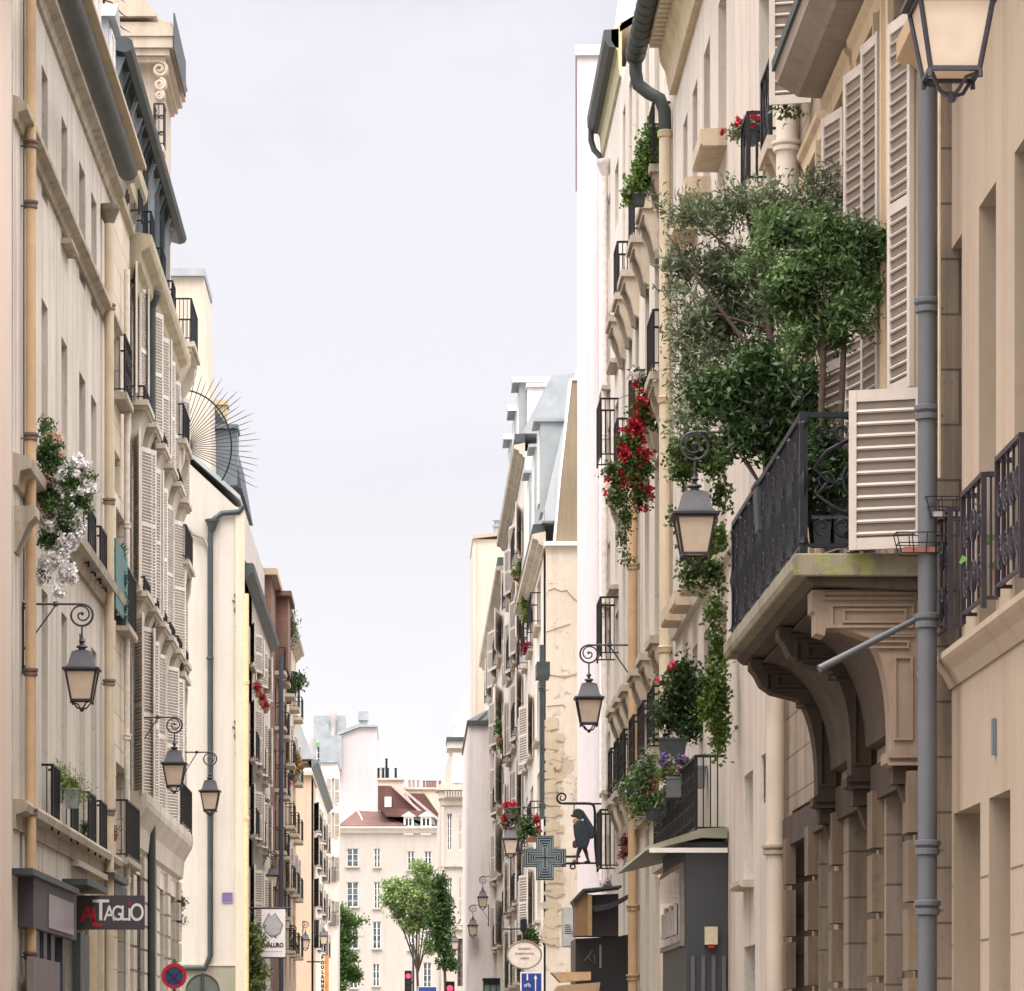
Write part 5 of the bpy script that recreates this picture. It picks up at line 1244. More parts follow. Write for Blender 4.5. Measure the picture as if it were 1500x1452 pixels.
# ivy round the lantern
pl('climbing_ivy', 'ivy climbing past the lantern down the pale wall beside the great balcony', 'ivy', 42.8, (1045, 700),
   [('foliage', 'leaf', [(1010, 660, 26), (1045, 680, 24), (1000, 690, 20, .5), (1056, 730, 10, .3, 34), (1050, 790, 13, .3, 30), (1025, 820, 22, .2, 14), (1012, 845, 16, .2), (1040, 838, 14), (990, 760, 8, .3, 14), (1030, 650, 24), (1023, 862, 6, 0, 10), (1052, 850, 6, .2, 24)], 5200, .05, .065, IVY)], seed=14)
pl('wall_ivy', 'dense vertical ivy strip growing down the wall left of the great balcony corner', 'ivy', 44.5, (1052, 1000),
   [('foliage', 'leaf', [(1046, 900, 7, .5, 40), (1052, 960, 9, .4, 50), (1050, 1020, 11, .2, 50), (1053, 1070, 9, .2, 46), (1042, 1000, 8, 0, 30), (1035, 1040, 8, 0, 26)], 4000, .05, .06, leafmat('#1d3212', '#6f8a3a'))], seed=15)
pl('rose_bush', 'bushy green rose with one pink bloom on a right hand balcony', 'rose bush', 50.5, (1000, 1090),
   [('foliage', 'leaf', [(1000, 1000, 28), (985, 1030, 26), (1015, 1030, 30), (1030, 1000, 20), (975, 1060, 22), (1010, 1065, 28), (1040, 1050, 14), (1000, 975, 14)], 4200, .045, .075, DKGREEN),
    ('blooms', 'flower', [(984, 975, 5), (963, 998, 3)], 5, .06, 0, PINKF), ('pale_blooms', 'flower', [(985, 1075, 22)], 7, .05, 0, WHITEF)],
   stems=[([(1000, 1110), (1005, 1050), (1000, 985)], [.015, .01, .004])], boxes=[(965, 1005, 1085, 1108, .15, DG)], seed=16)
pl('petunia_box', 'purple and pink petunias in grey boxes on the right hand railing', 'flower box', 49.5, (1000, 1150),
   [('foliage', 'leaf', [(985, 1130, 20), (1005, 1125, 14), (970, 1140, 14)], 900, .03, .05, LTGREEN), ('purple_blooms', 'flower', [(995, 1112, 14, 0, 8), (1008, 1120, 10), (975, 1118, 10)], 34, .05, 0, PURF),
    ('pink_blooms', 'flower', [(990, 1130, 14, 0, 8), (1008, 1136, 8)], 22, .045, 0, paint('#c880bd', .6, dirt=0)), ('white_blooms', 'flower', [(984, 1148, 10)], 12, .035, 0, WHITEF)],
   boxes=[(1000, 1034, 1126, 1155, .13, paint('#6b6f74', .6)), (975, 1004, 1142, 1168, .13, paint('#666a6c', .6))], seed=17)
pl('trailing_flowers', 'loose trailing plant with pink and white blooms left of the petunia boxes', 'hanging plant', 52, (940, 1180),
   [('foliage', 'leaf', [(945, 1140, 24), (925, 1160, 20), (950, 1170, 22), (935, 1185, 18), (955, 1200, 10), (918, 1150, 10), (950, 1120, 12)], 2600, .03, .075, leafmat('#2a4020', '#7f9a62')),
    ('pink_blooms', 'flower', [(956, 1145, 8, 0, 10), (947, 1163, 5)], 18, .06, 0, PINKF), ('pale_blooms', 'flower', [(930, 1160, 16), (968, 1125, 8)], 14, .04, 0, paint('#cdbfd6', .6, dirt=0))],
   boxes=[(945, 965, 1186, 1200, .12, DG)], seed=18)
pl('geranium_cascade', 'long cascade of red geraniums hanging from a balcony of the corbelled house', 'geraniums', 58.5, (940, 640),
   [('foliage', 'leaf', [(945, 600, 22), (925, 650, 22), (910, 695, 20), (935, 690, 26), (905, 730, 18), (940, 730, 18), (950, 560, 20), (895, 690, 14), (960, 620, 16), (918, 760, 13, 0, 24), (912, 790, 7, 0, 20), (918, 815, 5, 0, 16), (965, 580, 10)], 6500, .045, .06, IVY),
    ('red_blooms', 'flower', [(940, 590, 20), (930, 625, 22), (915, 665, 20), (940, 670, 20), (895, 705, 14), (925, 700, 20), (945, 720, 16), (888, 720, 6), (935, 570, 8), (940, 745, 10), (932, 640, 18)], 190, .062, 0, REDF),
    ('white_blooms', 'flower', [(945, 552, 20, 0, 8), (965, 545, 8), (928, 560, 5)], 34, .055, 0, WHITEF)], boxes=[(950, 975, 600, 615, .14, TERRA)],
   stems=[([(905, 585), (935, 572), (960, 570)], [.004, .008, .01]), ([(920, 700), (916, 770), (920, 828)], [.01, .008, .004])], seed=19)
pl('ivy_balcony', 'leafy green creeper filling the upper balconies of the corbelled house', 'creeper', 57, (945, 240),
   [('foliage', 'leaf', [(960, 200, 14), (950, 225, 18), (962, 240, 12), (940, 250, 13), (930, 275, 14), (922, 292, 10), (948, 260, 10)], 3600, .055, .07, leafmat('#25401a', '#7c9a45'))], boxes=[(925, 945, 288, 302, .12, DG)], seed=20)
pl('red_geraniums', 'bright red geraniums above a small crossed iron balconette high on the right', 'geraniums', 41.5, (1110, 185),
   [('blooms', 'flower', [(1085, 182, 9), (1100, 178, 9), (1113, 176, 10), (1127, 165, 10), (1135, 160, 6), (1118, 184, 6)], 42, .05, 0, paint('#d4304a', .6, var=.2, dirt=0)), ('loose_bloom', 'flower', [(1057, 195, 2)], 2, .035, 0, REDF),
    ('foliage', 'leaf', [(1080, 198, 10), (1095, 195, 12), (1110, 198, 10), (1128, 180, 8)], 500, .03, .05, OLIVE)], boxes=[(1088, 1108, 200, 212, .12, DG), (1108, 1134, 188, 204, .12, DG)], seed=21)
pl('trailing_vine', 'thin leafy vine dangling beside the louvred shutter at the top right', 'vine', 36.8, (1180, 60),
   [('foliage', 'leaf', [(1178, 20, 6, 0, 26), (1172, 60, 10, 0, 22), (1185, 50, 8), (1168, 75, 9), (1165, 105, 5, 0, 20), (1160, 130, 5, 0, 16), (1152, 160, 5, 0, 10), (1190, 30, 6, 0, 20)], 700, .05, .075, GREEN)],
   stems=[([(1182, -10), (1176, 60), (1166, 110), (1150, 165)], [.008, .008, .006, .003])], seed=22)
# left
pl('white_cascade', 'mass of white blooms and green leaves tumbling past the ochre downpipe', 'hanging flowers', 53.5, (75, 740),
   [('foliage', 'leaf', [(66, 625, 12), (75, 655, 20), (82, 690, 24), (70, 730, 20), (105, 720, 22), (90, 740, 26), (72, 790, 18), (120, 735, 16), (100, 770, 20), (62, 840, 8), (60, 670, 14), (64, 700, 14), (130, 700, 8), (100, 700, 18)], 9500, .035, .06, leafmat('#1c3214', '#5d7f3c')),
    ('upper_buds', 'flower', [(80, 645, 14), (90, 670, 10)], 30, .05, 0, paint('#d8b8a0', .6, dirt=0)),
    ('blooms', 'flower', [(80, 700, 16), (90, 690, 16), (115, 685, 18), (125, 715, 14), (98, 730, 16), (105, 765, 16), (85, 750, 12), (75, 775, 14), (95, 800, 18), (110, 785, 12), (80, 820, 16), (98, 840, 14), (85, 865, 10), (62, 825, 8), (60, 848, 8), (78, 700, 10), (134, 722, 5)], 1000, .055, 0, paint('#fbf7f5', .6, var=.05, dirt=0))],
   boxes=[(55, 78, 700, 716, .12, TERRA)], seed=23, depthk=1.2)
pl('grassy_window_box', 'grey plastic window boxes with yellow green grass above the iron railings', 'window box', 56.5, (90, 1160),
   [('foliage', 'leaf', [(78, 1143, 10, 0, 5), (95, 1148, 12, 0, 6), (110, 1156, 10, 0, 7), (118, 1166, 6, 0, 6), (88, 1142, 10, 0, 6), (110, 1170, 7)], 1300, .014, .10, LTGREEN)],
   boxes=[(71, 93, 1150, 1176, .14, GB), (95, 116, 1158, 1184, .14, GB)], seed=24)
pl('potted_flower', 'terracotta potted plant with a single white flower behind the railing', 'potted plant', 62, (125, 1230),
   [('foliage', 'leaf', [(123, 1215, 7), (130, 1222, 5)], 260, .03, .05, DKGREEN), ('bloom', 'flower', [(127, 1203, 3)], 8, .04, 0, WHITEF)], boxes=[(118, 130, 1226, 1240, .09, TERRA)], seed=25)
pl('pale_geranium', 'small pale pink flowers leaning past the railing at the left pipe', 'potted plant', 66.5, (166, 1225),
   [('foliage', 'leaf', [(168, 1218, 5)], 120, .025, .045, GREEN), ('bloom', 'flower', [(166, 1214, 5), (174, 1217, 3)], 12, .035, 0, paint('#d9b0b0', .6, dirt=0))], boxes=[(164, 172, 1224, 1232, .06, TERRA)], seed=26)
pl('terrace_creeper', 'dark creeper on the turquoise balcony screen of the narrow house', 'creeper', 67.5, (177, 860),
   [('foliage', 'leaf', [(176, 810, 6, 0, 20), (178, 850, 6, 0, 25), (180, 890, 5, 0, 20)], 1400, .035, .05, leafmat('#12302a', '#3f7a58'))], boxes=[(170, 186, 905, 916, .1, DG)], seed=27)
pl('corner_rose', 'sparse climbing rose with red blooms on the gable beside the shuttered house', 'climbing rose', 87.3, (262, 1340),
   [('foliage', 'leaf', [(262, 1330, 8, 0, 22), (260, 1355, 9, 0, 12), (266, 1322, 6)], 500, .04, .07, OLIVE), ('bloom', 'flower', [(258, 1310, 3), (264, 1318, 3)], 10, .06, 0, REDF)], stems=[([(258, 1400), (262, 1350), (260, 1305)], [.012, .008, .004])], seed=28)
for i, (px, py) in enumerate(((377, 1009), (383, 1022), (389, 1034))):
    pl('geranium_pot', ['highest of three red geranium pots on the pale narrow house', 'middle of three red geranium pots on the pale narrow house', 'lowest of three red geranium pots on the pale narrow house'][i], 'geranium', 126+4*i, (px, py),
       [('blooms', 'flower', [(px, py-2, 4.5)], 22, .09, 0, REDF), ('foliage', 'leaf', [(px, py+4, 4)], 60, .06, .09, GREEN)], 'red geranium pots', boxes=[(px-3, px+3, py+6, py+11, .1, TERRA)], seed=30+i)
pl('rooftop_plant', 'dark spiky plant on the top balcony against the brick house', 'potted plant', 155, (421, 930), [('foliage', 'leaf', [(420, 912, 6, 0, 12), (423, 930, 5, 0, 12), (425, 915, 3)], 700, .05, .22, DKGREEN)], boxes=[(417, 424, 942, 948, .2, TERRA)], seed=34)
pl('lime_shrub', 'lime green leafy shrub on the balcony of the grey and cream house', 'potted shrub', 165, (425, 1010), [('foliage', 'leaf', [(421, 1003, 6, 0, 9), (421, 1017, 5, 0, 7), (426, 1008, 5)], 900, .12, .16, leafmat('#4c7a1c', '#a6cf4a')), ('sprigs', 'leaf', [(434, 1001, 8, 0, 7), (440, 999, 5)], 320, .1, .2, DKGREEN)], boxes=[(417, 428, 1024, 1031, .25, TERRA)], seed=35)
pl('autumn_basket', 'balcony basket of reddish and straw coloured plants on the left houses', 'hanging basket', 168, (433, 1125), [('foliage', 'leaf', [(434, 1118, 7, 0, 16), (430, 1105, 5), (437, 1130, 5)], 500, .1, .14, leafmat('#6b6a3a', '#c49a72')), ('blooms', 'flower', [(419, 1094, 3), (423, 1148, 4), (427, 1100, 3)], 16, .14, 0, PINKF)], boxes=[(414, 432, 1136, 1142, .3, DG)], seed=36)
pl('vine_column', 'green vine trailing down the shuttered front with a pink bloom', 'vine', 140, (385, 1210), [('foliage', 'leaf', [(385, 1200, 5, 0, 20), (386, 1230, 5, 0, 22), (388, 1180, 6, 0, 12), (384, 1250, 4, 0, 12)], 900, .08, .12, IVY), ('bloom', 'flower', [(392, 1187, 4)], 12, .12, 0, PINKF)], seed=37)
pl('street_palms', 'dark bushy potted plants on the pavement under the white emblem sign', 'potted plants', 123.6, (370, 1440), [('foliage', 'leaf', [(370, 1366, 5, 0, 12), (373, 1385, 8, 0, 16), (366, 1415, 9, 0, 16), (378, 1425, 7, 0, 16), (370, 1445, 10, 0, 14)], 2600, .07, .2, leafmat('#1c3016', '#7c8a4a'))], stems=[([(368, 1520), (370, 1450), (371, 1380)], [.05, .03, .01])], seed=38)
# right far
for i, (lab, Y, a, lay) in enumerate((
    ('yellow and rust coloured flower box high on the dormered terrace', 132, (763, 850), [('foliage', 'leaf', [(762, 838, 7), (767, 845, 6)], 420, .1, .12, LTGREEN), ('blooms', 'flower', [(760, 848, 5), (766, 852, 5)], 16, .12, 0, paint('#9a4a3a', .6, dirt=0))]),
    ('green balcony plants above a red geranium beside the dark gutter box', 122, (775, 895), [('foliage', 'leaf', [(772, 885, 6, 0, 14), (778, 880, 5, 0, 14), (774, 905, 6)], 700, .09, .12, LTGREEN), ('blooms', 'flower', [(768, 950, 4, 0, 10), (772, 945, 3)], 26, .1, 0, PINKF)]),
    ('green plant trailing from a windowsill near the white blank wall', 150, (735, 1075), [('foliage', 'leaf', [(734, 1068, 6, 0, 10), (738, 1080, 5, 0, 14), (735, 1095, 3, 0, 12)], 700, .09, .12, IVY)]),
    ('red geraniums spilling over behind the lantern left of the pharmacy cross', 112, (748, 1185), [('blooms', 'flower', [(745, 1180, 9, 0, 4), (752, 1178, 5), (738, 1200, 4), (741, 1210, 4)], 44, .08, 0, REDF), ('foliage', 'leaf', [(748, 1192, 9), (742, 1208, 7), (755, 1200, 6)], 600, .07, .09, GREEN)]),
    ('dark shrub with red flowers on the ledge above the pharmacy cross', 106, (778, 1220), [('foliage', 'leaf', [(772, 1210, 10), (765, 1225, 8), (782, 1222, 7)], 900, .06, .09, GREEN), ('blooms', 'flower', [(786, 1200, 4, 0, 8), (787, 1215, 3)], 20, .08, 0, REDF)]),
    ('small green shrub above the cream oval sign', 100, (778, 1372), [('foliage', 'leaf', [(776, 1370, 10), (784, 1378, 7), (770, 1362, 6)], 900, .05, .08, GREEN)]),
    ('pale mauve flowers on the windowsill above the shop sign box', 73, (893, 1290), [('blooms', 'flower', [(893, 1290, 6, 0, 4), (884, 1296, 4), (900, 1285, 3)], 20, .04, 0, paint('#cdb8cc', .6, dirt=0)), ('foliage', 'leaf', [(892, 1296, 7, 0, 4)], 160, .03, .05, OLIVE)]),
    ('dark red leafed plant beside the ochre drainpipe low on the right', 66, (918, 1235), [('foliage', 'leaf', [(916, 1235, 5, 0, 14), (914, 1250, 4, 0, 10)], 500, .035, .05, leafmat('#4a1a1c', '#9a4a48'))]))):
    x, y = a
    pl('flower_box', lab, 'flower box', Y, a, lay, boxes=[(x-8, x+8, y+8, y+14, .15, TERRA)], seed=40+i)
pl('balcony_succulent', 'broad leafed potted plant behind the railing of the sandy house', 'potted plant', 26.2, (1456, 800), [('foliage', 'leaf', [(1453, 800, 7), (1458, 812, 5), (1488, 822, 5)], 26, .09, .16, leafmat('#2f5a24', '#6f9a4a'))], boxes=[(1456, 1480, 830, 855, .08, TERRA)], seed=60)
pl('balcony_greenery', 'dark leafy pots crowded behind the ornate iron end panel of the great balcony', 'potted plants', 30.0, (1215, 760),
   [('foliage', 'leaf', [(1190, 700, 16, .3, 50), (1220, 720, 22, .5, 50), (1240, 690, 14, .4, 40), (1205, 650, 12, .4, 30)], 5000, .03, .07, DKGREEN)], boxes=[(1188, 1215, 765, 800, .15, DG), (1218, 1244, 765, 800, .15, DG)], seed=71)
WT = paint('#e8e4de', .5, var=.03, dirt=.1); RD = paint('#c0182c', .5, var=.05, dirt=.05); CH_ = paint('#484245', .6, 0, .08, 3, .2)
# pizza shop sign and fascia
Y0 = 60.5; c = ray(162, 1337, Y0); k = Y0/F
t = thing('shop_sign', 'dark projecting sign lettered AL TAGLIO in red and white', 'shop sign', c)
part('board', MB().box(-50*k, 50*k, -.05, .05, -25*k, 25*k), CH_, t)
part('bracket', MB().box(-58*k, -50*k, -.02, .02, 8*k, 12*k).box(-58*k, -50*k, -.02, .02, -12*k, -8*k), BLACK, t)
def L_(s, px, py, size, mat, sx=1.0, bold=.004): text(s, size*k, mat, t, ((px-162)*k, -.053, (1337-py)*k), sx=sx, bold=bold)
L_('A', 128, 1340, 33, RD, .95, .006); L_('L', 142, 1345, 40, RD, .8, .006); L_('T', 148, 1335, 44, WT, .95, .003)
L_('A', 160.5, 1339, 31, WT, .8); L_('G', 172, 1339, 31, WT, .72); L_('L', 183, 1339, 31, WT, .75); L_('I', 190, 1341, 26, WT, .9); L_('O', 201, 1338, 36, WT, .72)
m = MB().box((188.5-162)*k, (191.5-162)*k, -.058, -.05, (1337-1326)*k, (1337-1321)*k); part('red_dot', m, RD, t)
def wallbox(b, name, p0, p1, o, z0, z1, mat, i=.0, parent=None):
    x0, x1 = sorted((b.u(p0, o), b.u(p1, o))); return b.part(name, MB().box(x0, x1, -o, -i, z0, z1), mat, parent=parent)
b = b1
za, zb_ = b.z(1362, 60, .22), b.z(1290, 60, .22)
t = wallbox(b, 'shop_fascia', 49, 112, .22, za, zb_, CH_, .002)
wallbox(b, 'fascia_panel', 72, 108, .24, za+.06, zb_-.15, paint('#7d7076', .3, 0, .1, 2, .3, '#a89c9a'), .221, t)
wallbox(b, 'fascia_cap', 48, 116, .3, zb_+.002, zb_+.09, ZDARK, .002, t)
wallbox(b, 'shop_canopy', 128, 158, .4, b.z(1306, 150, .4), b.z(1298, 150, .4), ZDARK, .002); wallbox(b, 'shop_ledge', 116, 160, .14, b.z(1292, 150), b.z(1284, 150), MOLD1, .002)
for p0, p1 in ((52, 58), (64, 69), (75, 80), (92, 96)): wallbox(b, 'shop_post', p0, p1, .14, 0, za-.002, paint('#4a4652'), .003)
wallbox(b, 'shop_counter', 49, 88, .24, 0, b.z(1405, 60, .2), paint('#6e6462', .6, 0, .15, 3, .4, '#a99a8c'), .15)
wallbox(b, 'green_door', 118, 131, .12, 0, b.z(1372, 125), paint('#46504c'), .003)
b = b2
wallbox(b, 'shop_canopy', 168, 188, .3, b.z(1306, 180), b.z(1298, 180), ZDARK, .002); wallbox(b, 'shop_board', 168, 186, .2, b.z(1335, 180), b.z(1307, 180), paint('#34383a'), .003)
# road signs at the left kerb
def disc(m, r, y0, y1, n=40, c=(0, 0), r0=0):
    ps = [(c[0]+r*math.cos(2*PI*i/n), c[1]+r*math.sin(2*PI*i/n)) for i in range(n)]; return m.prism(ps, y0, y1, 'y')
def ringm(m, r1, r0, y0, y1, n=40):
    P = []
    for i in range(n):
        a = 2*PI*i/n; P += [(r1*math.cos(a), y0, r1*math.sin(a)), (r0*math.cos(a), y0, r0*math.sin(a)), (r1*math.cos(a), y1, r1*math.sin(a)), (r0*math.cos(a), y1, r0*math.sin(a))]
    fs = []
    for i in range(n):
        a = 4*i; b_ = 4*((i+1) % n); fs += [(a, b_, b_+1, a+1), (a+2, a+3, b_+3, b_+2), (a, a+2, b_+2, b_), (a+1, b_+1, b_+3, a+3)]
    return m.add(P, fs)
c = ray(255, 1430, 66); g0 = Vector((c.x, c.y, .14))
t = thing('road_sign', 'round red and blue no stopping sign on a post at the left kerb', 'road sign', g0)
h = c.z-.14; post = MB().tube([(0, .05, 0), (0, .05, h+.3)], .03, 10); part('post', post, GREYP, t, 40)
d = disc(MB(), .225, -.01, .012).mesh('disc', paint('#24466e', .4, dirt=.1)); o = obj('disc', d, t, (0, 0, h))
part('rim', ringm(MB(), .227, .165, -.016, -.0105), RD, o)
m = MB(); m.bar((-.125, -.014, -.125), (.125, -.014, .125), .04, .004); part('slash', m, RD, o); m = MB(); m.bar((-.125, -.019, .125), (.125, -.019, -.125), .04, .004); part('slash', m, RD, o)
c = ray(297, 1452, 70); t = thing('round_sign_back', 'grey back of a round road sign below the cream gable', 'road sign', (c.x, c.y, .14)); h = c.z-.14
part('post', MB().tube([(0, -.05, 0), (0, -.05, h+.34)], .03, 10), GREYP, t, 40)
o = part('disc', disc(MB(), .325, 0, .02), paint('#7b8478', .55), t, loc=(0, 0, h)); part('rim', ringm(MB(), .328, .31, -.02, .0), GREYP, o)
# white emblem sign
Y0 = 124.5; c = ray(400.5, 1367, Y0); k = Y0/F
t = thing('emblem_sign', 'white hanging sign with a grey cut stone emblem lettered MALURO', 'shop sign', c)
part('board', MB().box(-17.5*k, 17.5*k, -.03, .03, -35*k, 35*k), paint('#d9d3d2', .5, var=.03, dirt=.1), t)
m = MB(); E_ = [(-15.5, 12), (-6, 30), (-2, 24), (3, 30), (15, 12), (11, 0), (5, -5), (-4, -5), (-12, 2)]
m.prism([((x-.5)*k, y*k) for x, y in E_], -.045, -.031, 'y'); part('emblem', m, paint('#6f6c6e', .5), t)
m = MB(); m.prism([((x*.88-.5)*k, (y*.9+1.2)*k) for x, y in E_], -.05, -.046, 'y'); part('emblem_face', m, paint('#a5a1a3', .5), t)
text('MALURO', 8.6*k, paint('#2b2729'), t, (.5*k, -.034, -18*k), sx=.82, bold=.012)
part('caption_line', MB().box(-13*k, 13*k, -.034, -.031, -27.6*k, -26.4*k), paint('#a7a2a2'), t)
part('bar', MB().tube([(-40*k, 0, 36.5*k), (26*k, 0, 36.5*k)], .035, 8), BLACK, t); part('bar', MB().tube([(-17*k, 0, -36*k), (18*k, 0, -36*k)], .03, 8), BLACK, t)
# bakery sign
Y0 = 196; c = ray(475.5, 1430, Y0); k = Y0/F
t = thing('bakery_sign', 'narrow vertical cream and orange sign reading BOULANGERIE downwards', 'shop sign', c)
part('board', MB().box(-6*k, 0, -.05, .05, -60*k, 30*k), paint('#dcd2bb'), t); part('orange_strip', MB().box(.001, 6*k, -.05, .05, -60*k, 30*k), paint('#c98a4e', .5, var=.3, scale=2), t)
for i, ch in enumerate('BOULANGERIE'): text(ch, 6.6*k, paint('#2b2320'), t, (-3*k, -.055, (26.5-6.9*i)*k), sx=.9, bold=.02)
part('bracket', MB().box(-26*k, -6*k, -.03, .03, 20*k, 22*k), BLACK, t)
# pharmacy cross
Y0 = 85; c = ray(798, 1257, Y0); k = Y0/F
t = thing('pharmacy_cross', 'dark unlit pharmacy cross sign with pale concentric lines', 'pharmacy sign', c)
def cross(a, w_): return [(-w_, a), (w_, a), (w_, w_), (a, w_), (a, -w_), (w_, -w_), (w_, -a), (-w_, -a), (-w_, -w_), (-a, -w_), (-a, w_), (-w_, w_)]
part('housing', MB().prism([(x*k, y*k*1.04) for x, y in cross(31, 12.6)], -.12, .12, 'y'), paint('#22292c', .4), t)
m = MB()
for a, w_ in ((29, 10.8), (25.6, 8.4), (22, 6), (18.5, 3.8), (15, 1.8)):
    P = [Vector((x*k, -.13, y*k*1.04)) for x, y in cross(a, w_)]
    for i in range(12): m.bar(P[i], P[(i+1) % 12], .014, .012)
part('tube_lines', m, paint('#8fa0a2', .3), t)
part('bracket', MB().bar((31*k, 0, 2*k), (52*k, 0, 2*k), .05).bar((31*k, 0, -8*k), (52*k, 0, -8*k), .05), BLACK, t)
# walking man sign
Y0 = 75; k = Y0/F; c = ray(873, 1180, Y0)
t = thing('figure_sign', 'hanging sign with a painted figure of a walking man in hat and long coat', 'shop sign', c)
def Q(x, y, d=0): return Vector(((x-873)*k, d, (1180-y)*k))
fr = MB(); A = [(826, 1177), (858, 1177), (866, 1177.5), (870, 1181), (871.5, 1190), (871.5, 1215), (872, 1240), (874, 1262), (876, 1276)]
fr.tube([Q(*p) for p in A], .028, 8)
sc = [(826, 1177)]
for i in range(20):
    f = i/19; a = -PI/2-f*2.9*PI; r = 8.6*(1-f*.75); sc.append((823.5+r*math.cos(a)*1.0, 1168.5-r*math.sin(a)))
fr.tube([Q(*p) for p in sc], [.028]+[.024-.0006*i for i in range(20)], 7)
fr.tube([Q(822, 1268), Q(830, 1264.5), Q(876, 1264.5)], .022, 7); fr.tube([Q(839+3.4*math.cos(a), 1269.5+3.4*math.sin(a)) for a in [i*PI/8 for i in range(17)]], .018, 6)
fr.tube([Q(868, 1177.5), Q(882, 1177.5)], .02, 6); fr.tube([Q(871, 1202), Q(882, 1202)], .016, 6); fr.tube([Q(874, 1262), Q(882, 1262)], .02, 6); fr.tube([Q(841, 1178), Q(841, 1186)], .01, 5)
part('iron_frame', fr, BLACK, t, 50)
COAT = paint('#27333a', .65, 0, .2, 8, .2, '#1a2226')
m = MB(); m.prism([(x_, y_) for x_, y_ in [(Q(*p).x, Q(*p).z) for p in [(846, 1202), (852, 1201), (859, 1207), (863, 1214), (865, 1224), (864, 1231), (861, 1240), (859, 1246), (852, 1243), (847, 1246), (845, 1240), (843, 1232), (841, 1222), (840, 1212), (839, 1208), (842, 1206)]]], -.10, .10, 'y')
bd = part('figure', m, COAT, t); md = bd.modifiers.new('bev', 'BEVEL'); md.width = .035; md.segments = 2
def blob(nm, pts, d, mat, bev=.02):
    m = MB().prism([(Q(*p).x, Q(*p).z) for p in pts], -d, d, 'y'); o = part(nm, m, mat, bd); z = o.modifiers.new('bev', 'BEVEL'); z.width = bev; z.segments = 2; return o
blob('leg', [(846, 1242), (853, 1244), (850, 1250), (847, 1257), (846.5, 1262), (843.5, 1262), (844, 1254), (844.5, 1248)], .05, paint('#3a2730'))
blob('leg', [(853, 1244), (860, 1243), (861.5, 1250), (862.5, 1257), (864, 1262), (861, 1262), (858, 1256), (856, 1250)], .05, paint('#2e2028'))
blob('shoe', [(838, 1261), (842, 1259.5), (847, 1260), (847.5, 1264), (839, 1264)], .055, paint('#7a4048'), .012)
blob('shoe', [(856, 1262), (860, 1260.5), (864.5, 1261), (865, 1263.8), (856, 1264)], .055, BLACK, .012)
blob('head', [(839.5, 1200), (845, 1198), (848, 1200), (848.5, 1205), (845, 1207.5), (841.5, 1208), (840.5, 1205.5), (838.8, 1203.5)], .07, paint('#c98f6c', .6))
blob('hat', [(835, 1194), (839.5, 1193), (839, 1188), (842, 1185.5), (848, 1184.5), (853, 1187), (855, 1193), (854, 1200), (848, 1201), (845, 1197.5), (838, 1197)], .09, paint('#23302c', .6), .025)
blob('sack', [(853, 1186), (862, 1200), (870, 1213), (871, 1224), (869, 1229), (864, 1229), (860, 1215), (855, 1203)], .12, paint('#2b3440', .6), .04)
blob('bag', [(839, 1232), (845, 1230), (847, 1236), (845, 1242), (841, 1243), (838.5, 1240)], .06, paint('#4a3038', .6), .02)
# wooden sign box and dark shop front on the right
Y0 = 66.5; c = ray(880, 1452, Y0); k = Y0/F
t = thing('dark_shopfront', 'charcoal shop front with a wooden ended sign box on top', 'shop front', (c.x, c.y, 0))
def W(x, y): return ((x-880)*k, EYE+(HY-y)*k)
def face(nm, pts, y0, y1, mat, par=t): return part(nm, MB().prism([W(*p) for p in pts], y0, y1, 'y'), mat, par)
face('facade', [(843, 1375), (905, 1372), (926, 1368), (926, 1640), (843, 1640)], .01, 2, paint('#2f3234', .45, 0, .1, 2, .2, '#44494a'))
face('sign_box', [(841, 1372), (860, 1372), (860, 1312), (852, 1306), (838, 1322), (841, 1330)], -.5, .5, paint('#8a6a4e', .6, 0, .3, 2, .6, '#4a3a30'))
face('sign_box_end', [(860.2, 1372), (905, 1372), (905, 1310), (860.2, 1312)], -.2, .5, paint('#4d4b50', .5))
face('box_roof', [(837, 1320), (852, 1304), (908, 1299), (908, 1302), (853, 1308), (838, 1324)], -.6, .6, ZDARK)
face('box_post', [(859, 1372), (865, 1372), (865, 1312), (859, 1312)], -.54, -.501, paint('#a88a5c'))
face('canopy', [(865, 1330), (890, 1326), (926, 1308), (926, 1314), (892, 1334), (868, 1338)], -.9, 0, paint('#2c2f33', .5))
m = MB(); k2 = k
m.tube([( (870-880)*k, -.012, W(0, 1398)[1]), ((872-880)*k, -.012, W(0, 1412)[1]), ((862-880)*k, -.012, W(0, 1404)[1]), ((868-880)*k, -.012, W(0, 1392)[1]), ((856-880)*k, -.012, W(0, 1408)[1])], .008, 4)
m.box((878-880)*k, (881-880)*k, -.02, .005, W(0, 1418)[1], W(0, 1384)[1]); part('white_script', m, paint('#9ea1a4'), t)
face('beige_awning', [(818, 1440), (862, 1437), (862, 1425), (805, 1426)], -.9, -.2, paint('#c2a481')); face('beige_awning', [(800, 1462), (870, 1462), (873, 1441), (812, 1446)], -1.5, -.95, paint('#b99c7b'))
t = thing('poster_case', 'narrow pale poster case on the wall left of the sign box', 'poster case', ray(833, 1350, 70)); k = 70/F
part('case', MB().box(-10*k, 10*k, -.05, .05, -38*k, 20*k), paint('#b8b2a8'), t); part('poster', MB().box(-8*k, 8*k, -.06, -.051, -36*k, 18*k), paint('#c9cccb', .6, 0, .15, 3, .5, '#8fa8b0'), t)
m = MB()
for i in range(5): m.box(-6*k, (2+i)*k, -.066, -.061, (-6-i*3)*k, (-4.8-i*3)*k)
part('poster_print', m, paint('#5a5458'), t)
